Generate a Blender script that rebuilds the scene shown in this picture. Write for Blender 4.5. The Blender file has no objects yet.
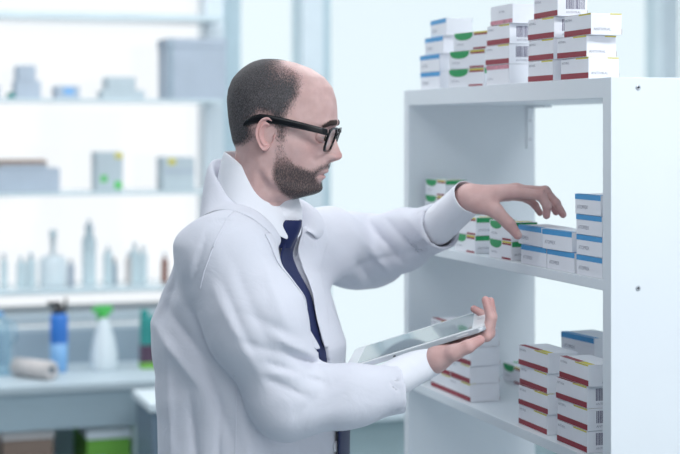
import bpy, bmesh, math, random
import numpy as np
from mathutils import Vector, Matrix
random.seed(7)
SC = bpy.context.scene
COL = SC.collection
PI = math.pi
F = 1605.0           # focal length in pixels of a 680 wide frame
HZ = 128.0           # row of the horizon
EYE = 1.60           # camera height


def P(px, py, Z):
    """point at depth Z that the photograph shows at column px, row py"""
    return np.array([(px - 340) / F * Z, Z, EYE + (HZ - py) / F * Z])


# ------------------------------------------------------------------ helpers
def tag(o, label=None, cat=None, group=None, kind=None):
    if label: o['label'] = label
    if cat: o['category'] = cat
    if group: o['group'] = group
    if kind: o['kind'] = kind
    return o


def empty(name, loc=(0, 0, 0), rz=0.0):
    o = bpy.data.objects.new(name, None)
    o.empty_display_size = 0.05
    COL.objects.link(o)
    o.location = loc
    o.rotation_euler = (0, 0, rz)
    return o


def mesh_obj(name, verts, faces, mats, parent=None, smooth=False, fmat=None, loc=None, rz=0.0):
    me = bpy.data.meshes.new(name)
    me.from_pydata([tuple(map(float, v)) for v in verts], [], [tuple(map(int, f)) for f in faces])
    if not isinstance(mats, (list, tuple)): mats = [mats]
    for m in mats: me.materials.append(m)
    if fmat is not None:
        me.polygons.foreach_set('material_index', np.asarray(fmat, dtype=np.int32))
    if smooth:
        me.polygons.foreach_set('use_smooth', np.ones(len(me.polygons), dtype=bool))
    me.update()
    o = bpy.data.objects.new(name, me)
    COL.objects.link(o)
    if parent is not None: o.parent = parent
    if loc is not None: o.location = loc
    o.rotation_euler = (0, 0, rz)
    return o


def bm_obj(name, bm, mats, parent=None, smooth=False, loc=None, rz=0.0):
    me = bpy.data.meshes.new(name)
    bmesh.ops.recalc_face_normals(bm, faces=bm.faces[:])
    bm.to_mesh(me); bm.free()
    if not isinstance(mats, (list, tuple)): mats = [mats]
    for m in mats: me.materials.append(m)
    if smooth:
        me.polygons.foreach_set('use_smooth', np.ones(len(me.polygons), dtype=bool))
    o = bpy.data.objects.new(name, me)
    COL.objects.link(o)
    if parent is not None: o.parent = parent
    if loc is not None: o.location = loc
    o.rotation_euler = (0, 0, rz)
    return o


def add_box(bm, c, s, bevel=0.0, mi=0, rot=None):
    r = bmesh.ops.create_cube(bm, size=1.0)
    vs = r['verts']
    bmesh.ops.scale(bm, vec=s, verts=vs)
    fs = list({f for v in vs for f in v.link_faces})
    for f in fs: f.material_index = mi
    if bevel > 0:
        es = list({e for v in vs for e in v.link_edges})
        rb = bmesh.ops.bevel(bm, geom=es, offset=bevel, segments=2, affect='EDGES', profile=0.6)
        vs = list({v for f in rb['faces'] for v in f.verts} | {v for v in vs if v.is_valid})
        for f in {f for v in vs for f in v.link_faces}: f.material_index = mi
    if rot is not None: bmesh.ops.rotate(bm, cent=(0, 0, 0), matrix=rot, verts=vs)
    bmesh.ops.translate(bm, vec=c, verts=vs)
    return vs


def box_obj(name, c, s, mat, parent=None, bevel=0.002, loc=None, rz=0.0):
    bm = bmesh.new(); add_box(bm, c, s, bevel)
    return bm_obj(name, bm, mat, parent, loc=loc, rz=rz)


def add_lathe(bm, prof, seg=24, c=(0, 0, 0), mi=0):
    rings = []
    for r, z in prof:
        rings.append([bm.verts.new((c[0] + r * math.cos(2 * PI * k / seg), c[1] + r * math.sin(2 * PI * k / seg), c[2] + z)) for k in range(seg)])
    for a, b in zip(rings[:-1], rings[1:]):
        for k in range(seg):
            f = bm.faces.new((a[k], a[(k + 1) % seg], b[(k + 1) % seg], b[k])); f.material_index = mi; f.smooth = True
    for ring, flip in ((rings[0], True), (rings[-1], False)):
        try:
            f = bm.faces.new(ring[::-1] if flip else ring); f.material_index = mi
        except ValueError: pass


def add_tube(bm, pts, rad, seg=10, mi=0):
    pts = [Vector(p) for p in pts]
    n = len(pts)
    rads = rad if isinstance(rad, (list, tuple)) else [rad] * n
    rings = []
    for i, p in enumerate(pts):
        t = (pts[min(i + 1, n - 1)] - pts[max(i - 1, 0)]).normalized()
        up = Vector((0, 0, 1)) if abs(t.z) < .9 else Vector((1, 0, 0))
        a = t.cross(up).normalized(); b = t.cross(a).normalized()
        rings.append([bm.verts.new(p + (a * math.cos(2 * PI * k / seg) + b * math.sin(2 * PI * k / seg)) * rads[i]) for k in range(seg)])
    for a, b in zip(rings[:-1], rings[1:]):
        for k in range(seg):
            f = bm.faces.new((a[k], a[(k + 1) % seg], b[(k + 1) % seg], b[k])); f.smooth = True; f.material_index = mi
    bm.faces.new(rings[0][::-1]).material_index = mi
    bm.faces.new(rings[-1]).material_index = mi


def copy_tree(o, parent=None):
    c = o.copy(); COL.objects.link(c)
    if parent is not None: c.parent = parent
    for ch in list(o.children): copy_tree(ch, c)
    return c


# ------------------------------------------------------------------ materials
def mat(name, col, rough=0.5, spec=0.4, metal=0.0, var=0.04, scale=12.0, bump=0.0, bscale=200.0,
        sheen=0.0, sss=0.0, trans=0.0, alpha=1.0, coat=0.0, ior=1.45):
    m = bpy.data.materials.new(name); m.use_nodes = True
    nt = m.node_tree; b = nt.nodes['Principled BSDF']
    b.inputs['Roughness'].default_value = rough
    b.inputs['Specular IOR Level'].default_value = spec
    b.inputs['Metallic'].default_value = metal
    b.inputs['IOR'].default_value = ior
    if sheen: b.inputs['Sheen Weight'].default_value = sheen
    if sss:
        b.inputs['Subsurface Weight'].default_value = sss
        b.inputs['Subsurface Radius'].default_value = (1.0, .35, .2)
        b.inputs['Subsurface Scale'].default_value = 0.006
    if trans: b.inputs['Transmission Weight'].default_value = trans
    if coat: b.inputs['Coat Weight'].default_value = coat
    b.inputs['Alpha'].default_value = alpha
    tc = nt.nodes.new('ShaderNodeTexCoord')
    nz = nt.nodes.new('ShaderNodeTexNoise'); nz.inputs['Scale'].default_value = scale; nz.inputs['Detail'].default_value = 4
    nt.links.new(tc.outputs['Object'], nz.inputs['Vector'])
    rp = nt.nodes.new('ShaderNodeValToRGB')
    rp.color_ramp.elements[0].position = .3; rp.color_ramp.elements[1].position = .7
    rp.color_ramp.elements[0].color = tuple(max(0, c * (1 - var)) for c in col) + (1,)
    rp.color_ramp.elements[1].color = tuple(min(1, c * (1 + var)) for c in col) + (1,)
    nt.links.new(nz.outputs['Fac'], rp.inputs['Fac'])
    nt.links.new(rp.outputs['Color'], b.inputs['Base Color'])
    if bump:
        n2 = nt.nodes.new('ShaderNodeTexNoise'); n2.inputs['Scale'].default_value = bscale; n2.inputs['Detail'].default_value = 3
        nt.links.new(tc.outputs['Object'], n2.inputs['Vector'])
        bp = nt.nodes.new('ShaderNodeBump'); bp.inputs['Strength'].default_value = bump; bp.inputs['Distance'].default_value = .002
        nt.links.new(n2.outputs['Fac'], bp.inputs['Height']); nt.links.new(bp.outputs['Normal'], b.inputs['Normal'])
    return m


def glass_mat(name, tint, gloss=0.06, rough=0.02, body=0.0, bodycol=(.8, .85, .9)):
    m = bpy.data.materials.new(name); m.use_nodes = True
    nt = m.node_tree; nt.nodes.clear()
    out = nt.nodes.new('ShaderNodeOutputMaterial')
    tr = nt.nodes.new('ShaderNodeBsdfTransparent'); tr.inputs['Color'].default_value = (*tint, 1)
    gl = nt.nodes.new('ShaderNodeBsdfGlossy'); gl.inputs['Roughness'].default_value = rough
    mx = nt.nodes.new('ShaderNodeMixShader'); mx.inputs['Fac'].default_value = gloss
    nt.links.new(tr.outputs[0], mx.inputs[1]); nt.links.new(gl.outputs[0], mx.inputs[2])
    last = mx
    if body:
        df = nt.nodes.new('ShaderNodeBsdfDiffuse'); df.inputs['Color'].default_value = (*bodycol, 1)
        m2 = nt.nodes.new('ShaderNodeMixShader'); m2.inputs['Fac'].default_value = body
        nt.links.new(mx.outputs[0], m2.inputs[1]); nt.links.new(df.outputs[0], m2.inputs[2]); last = m2
    nt.links.new(last.outputs[0], out.inputs['Surface'])
    return m


def emit_mat(name, col, s):
    m = bpy.data.materials.new(name); m.use_nodes = True
    nt = m.node_tree; nt.nodes.clear()
    out = nt.nodes.new('ShaderNodeOutputMaterial'); e = nt.nodes.new('ShaderNodeEmission')
    e.inputs['Color'].default_value = (*col, 1); e.inputs['Strength'].default_value = s
    nt.links.new(e.outputs[0], out.inputs['Surface'])
    return m


M = dict(
    shelf=mat('white_laminate', (.76, .805, .85), .45, .35, var=.015, scale=3, bump=.04, bscale=90),
    carton=mat('carton_white', (.84, .85, .90), .55, .3, var=.02, scale=20),
    maroon=mat('print_maroon', (.30, .035, .055), .5, .3, var=.08),
    pink=mat('print_faded_pink', (.62, .27, .33), .6, .3, var=.25, scale=120),
    yellow=mat('print_yellow', (.66, .58, .06), .5, .3),
    green=mat('print_green', (.035, .34, .12), .5, .3),
    blue=mat('print_blue', (.075, .34, .66), .5, .3),
    ink=mat('print_grey_ink', (.33, .34, .40), .6, .2),
    bar=mat('print_barcode_ink', (.16, .15, .22), .6, .2),
    steel=mat('steel', (.55, .58, .62), .3, .5, metal=.9),
    darksteel=mat('dark_screw_recess', (.06, .06, .08), .5, .4, metal=.5),
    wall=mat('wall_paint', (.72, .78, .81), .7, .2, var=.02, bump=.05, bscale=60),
    lightcut=mat('wall_light_cut_dark', (.24, .28, .33), .7, .2, var=.02),  # unseen walls darkened to cut light bounced from the left
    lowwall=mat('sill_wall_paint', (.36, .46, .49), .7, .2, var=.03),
    floor=mat('floor_vinyl', (.38, .46, .50), .3, .4, var=.05, scale=5),
    ceil=mat('ceiling_paint', (.82, .84, .86), .8, .1, var=.01),
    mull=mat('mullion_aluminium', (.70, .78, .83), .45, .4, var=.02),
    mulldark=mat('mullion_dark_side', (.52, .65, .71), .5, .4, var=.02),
    upright=mat('shelving_upright_metal', (.72, .79, .84), .5, .4, var=.02),
    board=mat('glass_shelf_board', (.62, .72, .76), .2, .5, var=.03),
    bench=mat('bench_laminate', (.50, .58, .63), .5, .3, var=.02),
    benchfront=mat('bench_front_grey', (.38, .48, .54), .5, .3, var=.02),
    benchpanel=mat('bench_back_panel_grey', (.33, .41, .48), .6, .3, var=.02),
    greybox=mat('grey_card', (.44, .50, .58), .7, .2, var=.04),
    greybox2=mat('pale_grey_card', (.50, .57, .61), .7, .2, var=.04),
    browncard=mat('brown_card', (.30, .22, .18), .8, .2, var=.06),
    palecard=mat('pale_card_top', (.62, .58, .57), .8, .2, var=.04),
    lime=mat('lime_green_card', (.20, .50, .08), .6, .3, var=.05),
    tealbottle=mat('bottle_grey_plastic', (.66, .77, .81), .35, .5, var=.03),
    whiteplastic=mat('white_plastic', (.75, .82, .86), .4, .4, var=.02),
    amber=mat('amber_brown_glass', (.20, .045, .02), .2, .5, var=.05),
    bluegel=mat('blue_plastic', (.045, .20, .62), .3, .5, var=.06),
    bluepale=mat('pale_blue_plastic', (.20, .42, .72), .3, .5, var=.12, scale=60),
    black=mat('black_plastic', (.012, .014, .018), .35, .5, var=.02),
    greenplastic=mat('green_plastic', (.09, .55, .12), .4, .4, var=.05),
    darkteal=mat('teal_packaging', (.04, .30, .28), .5, .4, var=.1),
    darkwine=mat('dark_print', (.10, .06, .10), .5, .4, var=.1),
    darkcab=mat('cabinet_dark_grey', (.16, .22, .28), .5, .4, var=.04),
    clear=glass_mat('clear_plastic', (.80, .92, .97), .1, .08, .12, (.5, .68, .8)),
    pane_clear=glass_mat('window_pane_clear', (.955, .955, .95), .04),
    pane_tint=glass_mat('window_pane_tinted', (.885, .93, .935), .04),
)
# ------------------------------------------------------------------ room axes (the shelf unit and the back wall share them)
TH = math.atan2(.307, .952)
Vd = np.array([math.cos(TH), math.sin(TH)])      # from the open front of the unit to its back
Ud = np.array([-math.sin(TH), math.cos(TH)])     # along the unit, away from the camera
O0 = np.array([.4169, 2.469])                    # near front corner of the unit
Z_TOP, Z_MID, Z_LOW = 1.6785, 1.3640, 1.0785
LEN, DEP = .923, .286


def uv(u, v, z=0.0):
    q = O0 + Ud * u + Vd * v
    return (float(q[0]), float(q[1]), float(z))


def u_at(px, v):
    k = (px - 340) / F
    return (O0[0] + Vd[0] * v - k * (O0[1] + Vd[1] * v)) / (k * Ud[1] - Ud[0])


# ------------------------------------------------------------------ the shelf unit
unit = empty('shelf_unit', uv(0, 0, 0), TH)
tag(unit, 'open white laminate shelf unit stacked with medicine boxes, right of the man', 'shelf unit')
TP = .028
def unit_panel(u0):
    return box_obj('side_panel', (DEP / 2, u0 + TP / 2, Z_TOP / 2), (DEP, TP, Z_TOP), M['shelf'], unit, .0012)
pn = unit_panel(0); unit_panel(LEN - TP)
ln = LEN - 2 * TP
box_obj('top_board', (DEP / 2, LEN / 2, Z_TOP - .016), (DEP - .001, ln, .0315), M['shelf'], unit, .001)
for z in (Z_MID, Z_LOW, .66, .36, .10):
    box_obj('shelf_board', (DEP / 2, LEN / 2, z - .0085), (DEP - .002, ln, .017), M['shelf'], unit, .001)
# confirmat screws in the near panel
for z in (Z_TOP - .016, Z_MID - .012, Z_LOW - .009):
    for v in (.0465, DEP - .04):
        bm = bmesh.new()
        add_lathe(bm, [(.0002, -.0005), (.0042, -.0005), (.0042, .0008), (.0034, .0014), (.0018, .0014), (.0017, .0004), (.0002, .0004)], 16)
        bmesh.ops.rotate(bm, cent=(0, 0, 0), matrix=Matrix.Rotation(PI / 2, 3, 'X'), verts=bm.verts[:])
        s = bm_obj('screw', bm, M['steel'], pn); s.location = (v, 0, z)
        bm = bmesh.new()
        add_lathe(bm, [(.0002, 0), (.0018, 0), (.0018, .0008), (.0002, .0008)], 6)
        for kx in (1, ):
            add_box(bm, (0, 0, .0012), (.0042, .0012, .0006), 0); add_box(bm, (0, 0, .0012), (.0012, .0042, .0006), 0)
        bmesh.ops.rotate(bm, cent=(0, 0, 0), matrix=Matrix.Rotation(PI / 2, 3, 'X'), verts=bm.verts[:])
        s2 = bm_obj('screw', bm, M['darksteel'], pn); s2.location = (v, 0, z)
# angle bracket under the top board at the far panel's back
bm = bmesh.new()
add_box(bm, (DEP - .012, LEN - TP - .002, Z_TOP - .032 - .045), (.018, .004, .09), .001)
add_box(bm, (DEP - .012, LEN - TP - .045, Z_TOP - .034), (.018, .09, .004), .001)
br = bm_obj('angle_bracket', bm, M['shelf'], unit)
for dz in (.030, .070):
    bm = bmesh.new(); add_lathe(bm, [(.0002, 0), (.003, 0), (.002, .0012), (.0002, .0012)], 12)
    bmesh.ops.rotate(bm, cent=(0, 0, 0), matrix=Matrix.Rotation(PI / 2, 3, 'X'), verts=bm.verts[:])
    s = bm_obj('screw', bm, M['steel'], br); s.location = (DEP - .012, LEN - TP - .004, Z_TOP - .032 - dz)


# ------------------------------------------------------------------ medicine boxes
def text_mesh(s, size):
    cu = bpy.data.curves.new('t', 'FONT'); cu.body = s; cu.size = size; cu.resolution_u = 2
    ob = bpy.data.objects.new('t', cu); COL.objects.link(ob)
    bpy.context.view_layer.update()
    me = bpy.data.meshes.new_from_object(ob)
    vs = np.array([v.co[:] for v in me.vertices]); fs = [tuple(p.vertices) for p in me.polygons]
    bpy.data.objects.remove(ob); bpy.data.curves.remove(cu); bpy.data.meshes.remove(me)
    return vs[:, :2], fs
TXT = {s: text_mesh(s, 1.0) for s in ('ANTIVIRAL', 'ATOPREX')}

BM_ORDER = ['carton', 'maroon', 'pink', 'yellow', 'green', 'blue', 'ink', 'bar']
BI = {n: i for i, n in enumerate(BM_ORDER)}


class Carton:
    def __init__(s, D, L, H):
        s.D, s.L, s.H = D, L, H
        bm = bmesh.new(); add_box(bm, (0, 0, H / 2), (D, L, H), .0009)
        bm.verts.ensure_lookup_table()
        s.v = [tuple(v.co) for v in bm.verts]; ix = {v: i for i, v in enumerate(bm.verts)}
        bmesh.ops.recalc_face_normals(bm, faces=bm.faces[:])
        s.f = [[ix[v] for v in f.verts] for f in bm.faces]; s.m = [0] * len(s.f); bm.free()
        # tuck flap seams on both ends
        e = .0001
    def pt(s, face, a, b, e=.00025):
        D, L, H = s.D, s.L, s.H
        if face == 'side': return (-D / 2 - e, L / 2 - a * L, b * H)
        if face == 'back': return (D / 2 + e, -L / 2 + a * L, b * H)
        if face == 'end': return (-D / 2 + a * D, -L / 2 - e, b * H)
        if face == 'far': return (D / 2 - a * D, L / 2 + e, b * H)
        if face == 'top': return (-D / 2 + a * D, -L / 2 + b * L, H + e)
    def patch(s, face, a0, a1, b0, b1, mn, e=.00025):
        n = len(s.v)
        s.v += [s.pt(face, a0, b0, e), s.pt(face, a1, b0, e), s.pt(face, a1, b1, e), s.pt(face, a0, b1, e)]
        s.f.append([n, n + 1, n + 2, n + 3]); s.m.append(BI[mn])
    def blob(s, face, a, w, h, mn):
        """half disc hanging from the top edge"""
        n = len(s.v); k = 14
        for i in range(k + 1):
            t = PI * i / k
            s.v.append(s.pt(face, a - w * math.cos(t), .985 - h * abs(math.sin(t)) ** .6))
        s.f.append(list(range(n, n + k + 1))); s.m.append(BI[mn])
    def text(s, face, txt, a, b, h, mn='ink'):
        vs, fs = TXT[txt]
        n = len(s.v); wid = {'side': s.L, 'back': s.L, 'end': s.D, 'far': s.D, 'top': s.D}[face]
        for x, y in vs: s.v.append(s.pt(face, a + x * h / wid, b + y * h / s.H, .0004))
        for f in fs: s.f.append([n + i for i in f]); s.m.append(BI[mn])
    def barcode(s, face, a0, a1, b0, b1):
        r = random.Random(5); x = 0
        ws = []
        while x < 1: 
            w = r.choice((.02, .035, .05)); g = r.choice((.02, .03)); ws.append((x, min(1, x + w))); x += w + g
        for p, q in ws: s.patch(face, a0 + (a1 - a0) * p, a0 + (a1 - a0) * q, b0, b1, 'bar')
    def mesh(s, name):
        me = bpy.data.meshes.new(name); me.from_pydata(s.v, [], s.f)
        for n in BM_ORDER: me.materials.append(M[n])
        me.polygons.foreach_set('material_index', np.array(s.m, dtype=np.int32)); me.update()
        return me


def kind_mesh(kind, D, L, H):
    c = Carton(D, L, H)
    if kind.startswith('red'):
        for f in ('side', 'back'):
            c.patch(f, .0, 1, .03, .29, 'maroon'); c.text(f, 'ANTIVIRAL', .04, .74, .0055)
            c.patch(f, .55, .99, .93, .99, 'yellow')
        c.patch('top', .0, .22, .35, .99, 'maroon'); c.patch('top', .0, .22, .02, .33, 'yellow')
        if 'bar' in kind:
            c.barcode('end', .28, .92, .34, .90); c.text('end', 'ANTIVIRAL', .28, .14, .0055)
        elif 'plain' in kind: pass
        elif 'small' in kind: c.text('end', 'ANTIVIRAL', .42, .14, .0052)
        else:
            c.text('end', 'ANTIVIRAL', .08, .20, .0062); c.patch('end', .62, .99, .94, .99, 'yellow')
    elif kind == 'pinktop':
        for f in ('side', 'back'): c.patch(f, 0, 1, .78, .99, 'pink'); c.text(f, 'ANTIVIRAL', .05, .25, .0055)
    elif kind == 'pinklow':
        for f in ('side', 'back'): c.patch(f, 0, 1, .04, .24, 'pink'); c.text(f, 'ANTIVIRAL', .4, .6, .0055)
        c.patch('end', .1, .9, .95, .99, 'carton')
    elif kind == 'green':
        for f in ('side', 'back'):
            c.blob(f, .30, .27, .42, 'green'); c.patch(f, .60, .99, .90, .985, 'yellow'); c.patch(f, .58, .97, .03, .13, 'maroon')
            c.text(f, 'ANTIVIRAL', .10, .28, .0055)
            c.patch(f, .60, .99, .80, .89, 'maroon')
        c.patch('end', .02, .98, .72, .99, 'green'); c.text('end', 'ANTIVIRAL', .1, .25, .006)
        c.patch('top', .3, .9, .75, .95, 'green'); c.patch('top', .3, .9, .1, .3, 'yellow')
    elif kind == 'blue':
        for f in ('side', 'back'): c.patch(f, 0, 1, .74, .995, 'blue'); c.text(f, 'ATOPREX', .09, .28, .0085)
        c.patch('top', 0, .16, 0, 1, 'blue'); c.patch('end', .02, .10, .10, .9, 'carton')
    return c.mesh('medicine_box')


LOOK = {'red-bar': 'white medicine box with maroon band and barcode', 'red-text': 'white medicine box with maroon band and yellow edge',
        'pinktop': 'white medicine box with faded pink upper edge', 'pinklow': 'white medicine box with faded pink lower edge',
        'green': 'white medicine box with green tab and yellow strip', 'blue': 'white medicine box with blue top band'}
_meshes = {}
def med_box(kind, u, v, z, rot, dims, label, group):
    key = (kind, dims)
    if key not in _meshes: _meshes[key] = kind_mesh(kind, *dims)
    o = bpy.data.objects.new('medicine_box', _meshes[key]); COL.objects.link(o)
    # (u, v) is the near front bottom corner
    a = TH + math.radians(rot)
    D, L, H = dims
    off = np.array([math.cos(a) * D / 2 - math.sin(a) * L / 2, math.sin(a) * D / 2 + math.cos(a) * L / 2])
    q = O0 + Ud * u + Vd * v + off
    o.location = (q[0], q[1], z); o.rotation_euler = (0, 0, a)
    tag(o, label, 'medicine box', group)
    return o


ORD4 = ['at the bottom', 'second from the bottom', 'third from the bottom', 'on top']
ORD3 = ['at the bottom', 'in the middle', 'on top']
ORD2 = ['at the bottom', 'on top']
def stack(kinds, px, v, z, dims, where, group, dpx=None, rots=None, looks=None):
    n = len(kinds)
    od = {4: ORD4, 3: ORD3, 2: ORD2, 1: ['']}[n]
    for i, k in enumerate(kinds):
        p = px + (dpx[i] if dpx else 0)
        L = (looks or SHORT)[k]
        med_box(k, u_at(p, v), v, z + .0003 + i * (dims[2] + .0004), rots[i] if rots else 0, dims, f'{L}, {od[i]} of {where}' if od[i] else f'{L}, {where}', group)
SHORT = {'red-bar': 'maroon-banded box with barcode', 'red-text': 'maroon-banded white box', 'red-plain': 'maroon-banded box', 'red-small': 'maroon-banded white box', 'pinktop': 'pink-topped white box',
         'pinklow': 'box with pink lower band', 'green': 'green-tabbed white box', 'blue': 'blue-banded white box'}
d0 = (.055, .102, .0335)
G = 'medicine boxes on top of the shelf unit'
stack(['red-text'] * 3, 588.5, .008, Z_TOP, (.054, .100, .0345), 'the front stack above the near panel', G, dpx=[0, -2, 2.5], rots=[0, 2, -1])
stack(['red-bar'] * 4, 553, .010, Z_TOP, (.054, .100, .0355), 'the second stack above the shelf unit', G, dpx=[0, .5, 1, 4.5], rots=[0, 0, 1, -2])
stack(['pinktop', 'red-bar', 'red-bar', 'pinklow'], 509, .012, Z_TOP, (.048, .102, .0355), 'the third stack above the shelf unit', G, dpx=[0, 0, .5, 3.5], rots=[0, 1, 0, -1])
stack(['green'] * 3, 484, .030, Z_TOP, (.055, .125, .0345), 'the stack of three above the shelf', G, dpx=[0, 1, 4], rots=[11, 11, 9])
stack(['blue'] * 4, 440, .020, Z_TOP, (.055, .110, .0345), 'the far left stack above the shelf unit', G, dpx=[0, -.5, 3, 6], rots=[0, 0, -2, -5])
# middle shelf
G = 'medicine boxes on the middle shelf'
dB = (.056, .103, .0328)
stack(['blue'] * 4, 602.3, .004, Z_MID, (.056, .090, .0321), 'the tall stack on the middle shelf', G, dpx=[0, 0, -.3, -1.5], rots=[0, 0, 0, 0])
stack(['blue'] * 2, 574.5, .005, Z_MID, dB, 'the low pair beside the tall blue stack', G, dpx=[0, -2.6], rots=[0, 2.5])
stack(['blue'] * 2, 546.5, .006, Z_MID, dB, 'the low pair below the thumb', G, dpx=[0, -5.0], rots=[0, -2])
dG = (.050, .100, .0338)
stack(['green'] * 2, 511.5, .008, Z_MID, dG, 'the pair beyond the blue boxes, middle shelf', G, dpx=[0, .3])
stack(['green'] * 2, 475, .008, Z_MID, dG, 'the pair behind the wrist, middle shelf', G, dpx=[0, 1], rots=[0, 1])
stack(['green'] * 4, 445, .03, Z_MID, (.046, .112, .0325), 'the far stack behind the shirt cuff', G, dpx=[0, 0, 0, .5])
# lower shelf
G = 'medicine boxes on the lower shelf'
stack(['red-bar', 'red-bar', 'red-bar', 'red-small'], 587, .011, Z_LOW, (.056, .110, .0352), 'the near stack on the lower shelf', G, dpx=[0, .5, 0, 1.5], rots=[0, 0, 1, -1])
stack(['red-small'] * 4, 547, .015, Z_LOW, (.056, .116, .0345), 'the middle stack on the lower shelf', G, dpx=[0, 1, 0, 1], rots=[0, 1, -1, 1])
stack(['red-plain'] * 4, 470.5, .016, Z_LOW, (.060, .104, .0342), 'the nearer stack beside the hand, lower shelf', G, dpx=[0, -.6, .4, -1], rots=[0, -1, 1, -1])
stack(['red-plain'] * 4, 450.3, .016, Z_LOW, (.060, .104, .0342), 'the furthest stack on the lower shelf', G, rots=[0, 1, -1, 0])
stack(['blue'] * 4, 594, .150, Z_LOW, (.07, .11, .0365), 'the back stack on the lower shelf', G, dpx=[0, 0, 1, 0], rots=[4, 5, 3, 6])
stack(['green'] * 1, 523, .190, Z_LOW, (.055, .10, .0355), 'alone at the back of the lower shelf', G)
# ------------------------------------------------------------------ the room (same axes as the shelf unit)
# room frame: origin below the camera, x along Vd, y along Ud
def rv(px, Z):
    """room x of the point on the column px at depth Z; returns (v, u)"""
    q = np.array([(px - 340) / F * Z, Z])
    return float(q @ Vd), float(q @ Ud)
W_U = rv(100, 5.6)[1]                 # distance of the window wall along Ud
def wv(px, du=0.0):
    """room x on the window wall (du in front of it) at column px"""
    k = (px - 340) / F; u = W_U - du
    # q = Vd*v + Ud*u ; q0/q1 = k
    return float((k * Ud[1] * u - Ud[0] * u) / (Vd[0] - k * Vd[1]))
def depth(v, u): return float(Vd[1] * v + Ud[1] * u)
def zz(py, px, du=0.0):
    """height at row py, column px, on the plane du in front of the window wall"""
    return EYE + (HZ - py) / F * depth(wv(px, du), W_U - du)
def struct(o, name=None):
    o['kind'] = 'structure'; return o
def rbox(name, v0, v1, u0, u1, z0, z1, m, parent=None, bevel=0.003):
    """box in room axes; free objects get their origin at the base centre"""
    c = ((v0 + v1) / 2, (u0 + u1) / 2)
    if parent is None:
        q = Vd * c[0] + Ud * c[1]
        return box_obj(name, (0, 0, (z1 - z0) / 2), (v1 - v0, u1 - u0, z1 - z0), m, None, bevel, loc=(q[0], q[1], z0), rz=TH)
    return box_obj(name, (c[0], c[1], (z0 + z1) / 2), (v1 - v0, u1 - u0, z1 - z0), m, parent, bevel)

VL, VR = -2.6, 3.6
ZC = 2.75
struct(rbox('floor', VL, VR, -1.2, W_U + .25, -.1, 0, M['floor'], bevel=0))
struct(rbox('ceiling', VL, VR, -1.2, W_U + .25, ZC, ZC + .1, M['ceil'], bevel=0))
struct(rbox('wall_left', VL - .1, VL, -1.2, W_U + .25, 0, ZC, M['lightcut'], bevel=0))
struct(rbox('wall_right', VR, VR + .1, -1.2, W_U + .25, 0, ZC, M['wall'], bevel=0))
struct(rbox('wall_light_block', VL, .30, -1.3, -1.2, 0, ZC, M['lightcut'], bevel=0))  # unseen half wall added behind the camera to block light from the left
SILL = zz(418, 380)
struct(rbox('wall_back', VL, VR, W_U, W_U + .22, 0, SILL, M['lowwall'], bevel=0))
struct(rbox('trim_1', VL, VR, W_U - .05, W_U + .24, SILL, SILL + .03, M['mull'], bevel=.004))
struct(rbox('trim_2', VL, VR, W_U, W_U + .22, ZC - .22, ZC, M['wall'], bevel=0))
# mullions : column ranges read from the photograph, each a box with its own depth
def mullion(n, p0, p1, pd=None):
    a, b = wv(p0), wv(p1)
    o = rbox(f'trim_{n}', a, b, W_U - .02, W_U + .12, SILL + .03, ZC - .22, M['mull'], bevel=.004); struct(o)
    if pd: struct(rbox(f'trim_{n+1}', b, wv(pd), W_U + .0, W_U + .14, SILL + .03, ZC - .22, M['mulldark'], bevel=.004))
mullion(3, 205, 222, 241)
mullion(5, 301, 322, 331)
mullion(7, 660, 676)
mullion(8, -420, -400)
# panes between the mullions
edges = [(VL, wv(-420), 'pane_clear'), (wv(-400), wv(205), 'pane_clear'), (wv(241), wv(301), 'pane_tint'), (wv(331), wv(660), 'pane_tint'), (wv(676), VR, 'pane_tint')]
for i, (a, b, mn) in enumerate(edges):
    w = rbox(f'window_{i+1}', a, b, W_U + .05, W_U + .058, SILL + .03, ZC - .22, M[mn], bevel=0); struct(w)

# ------------------------------------------------------------------ lit shelving on the left, in front of the window
DU = .30
sv0, sv1 = wv(-260, DU), wv(224, DU)
sh = empty('display_shelving', tuple(Vd * (sv0 + sv1) / 2 + Ud * (W_U - .16)) + (0,), TH)
tag(sh, 'tall glass shelving with bottles and boxes before the bright window at left', 'shelving')
def srel(v, u): return (v - (sv0 + sv1) / 2, u - (W_U - .16))
def sbox(name, v0, v1, du0, du1, z0, z1, m, bevel=.002):
    a = srel(v0, W_U - du0); b = srel(v1, W_U - du1)
    return box_obj(name, ((a[0] + b[0]) / 2, (a[1] + b[1]) / 2, (z0 + z1) / 2), (abs(b[0] - a[0]), abs(b[1] - a[1]), z1 - z0), m, sh, bevel)
SZ = [zz(289.0, 80, DU), zz(192, 80, DU), zz(98.5, 80, DU), zz(12, 80, DU)]
for i, z in enumerate(SZ):
    t = (.016, .012, .012, .022)[i]
    sbox('shelf_board', sv0, sv1, .04, DU, z - t, z, M['board'])
ZTOPS = zz(-30, 80, DU)
sbox('upright', wv(206, .10), wv(224, .10), .03, .10, 0, ZTOPS, M['upright'])
sbox('upright', sv0 - .03, sv0, .03, DU, 0, ZTOPS, M['upright'])
# lower ledge behind the bench
sbox('ledge', sv0, sv1 - .02, .04, DU + .02, zz(324, 80, DU + .02), zz(313, 80, DU + .02), M['bench'])

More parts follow.
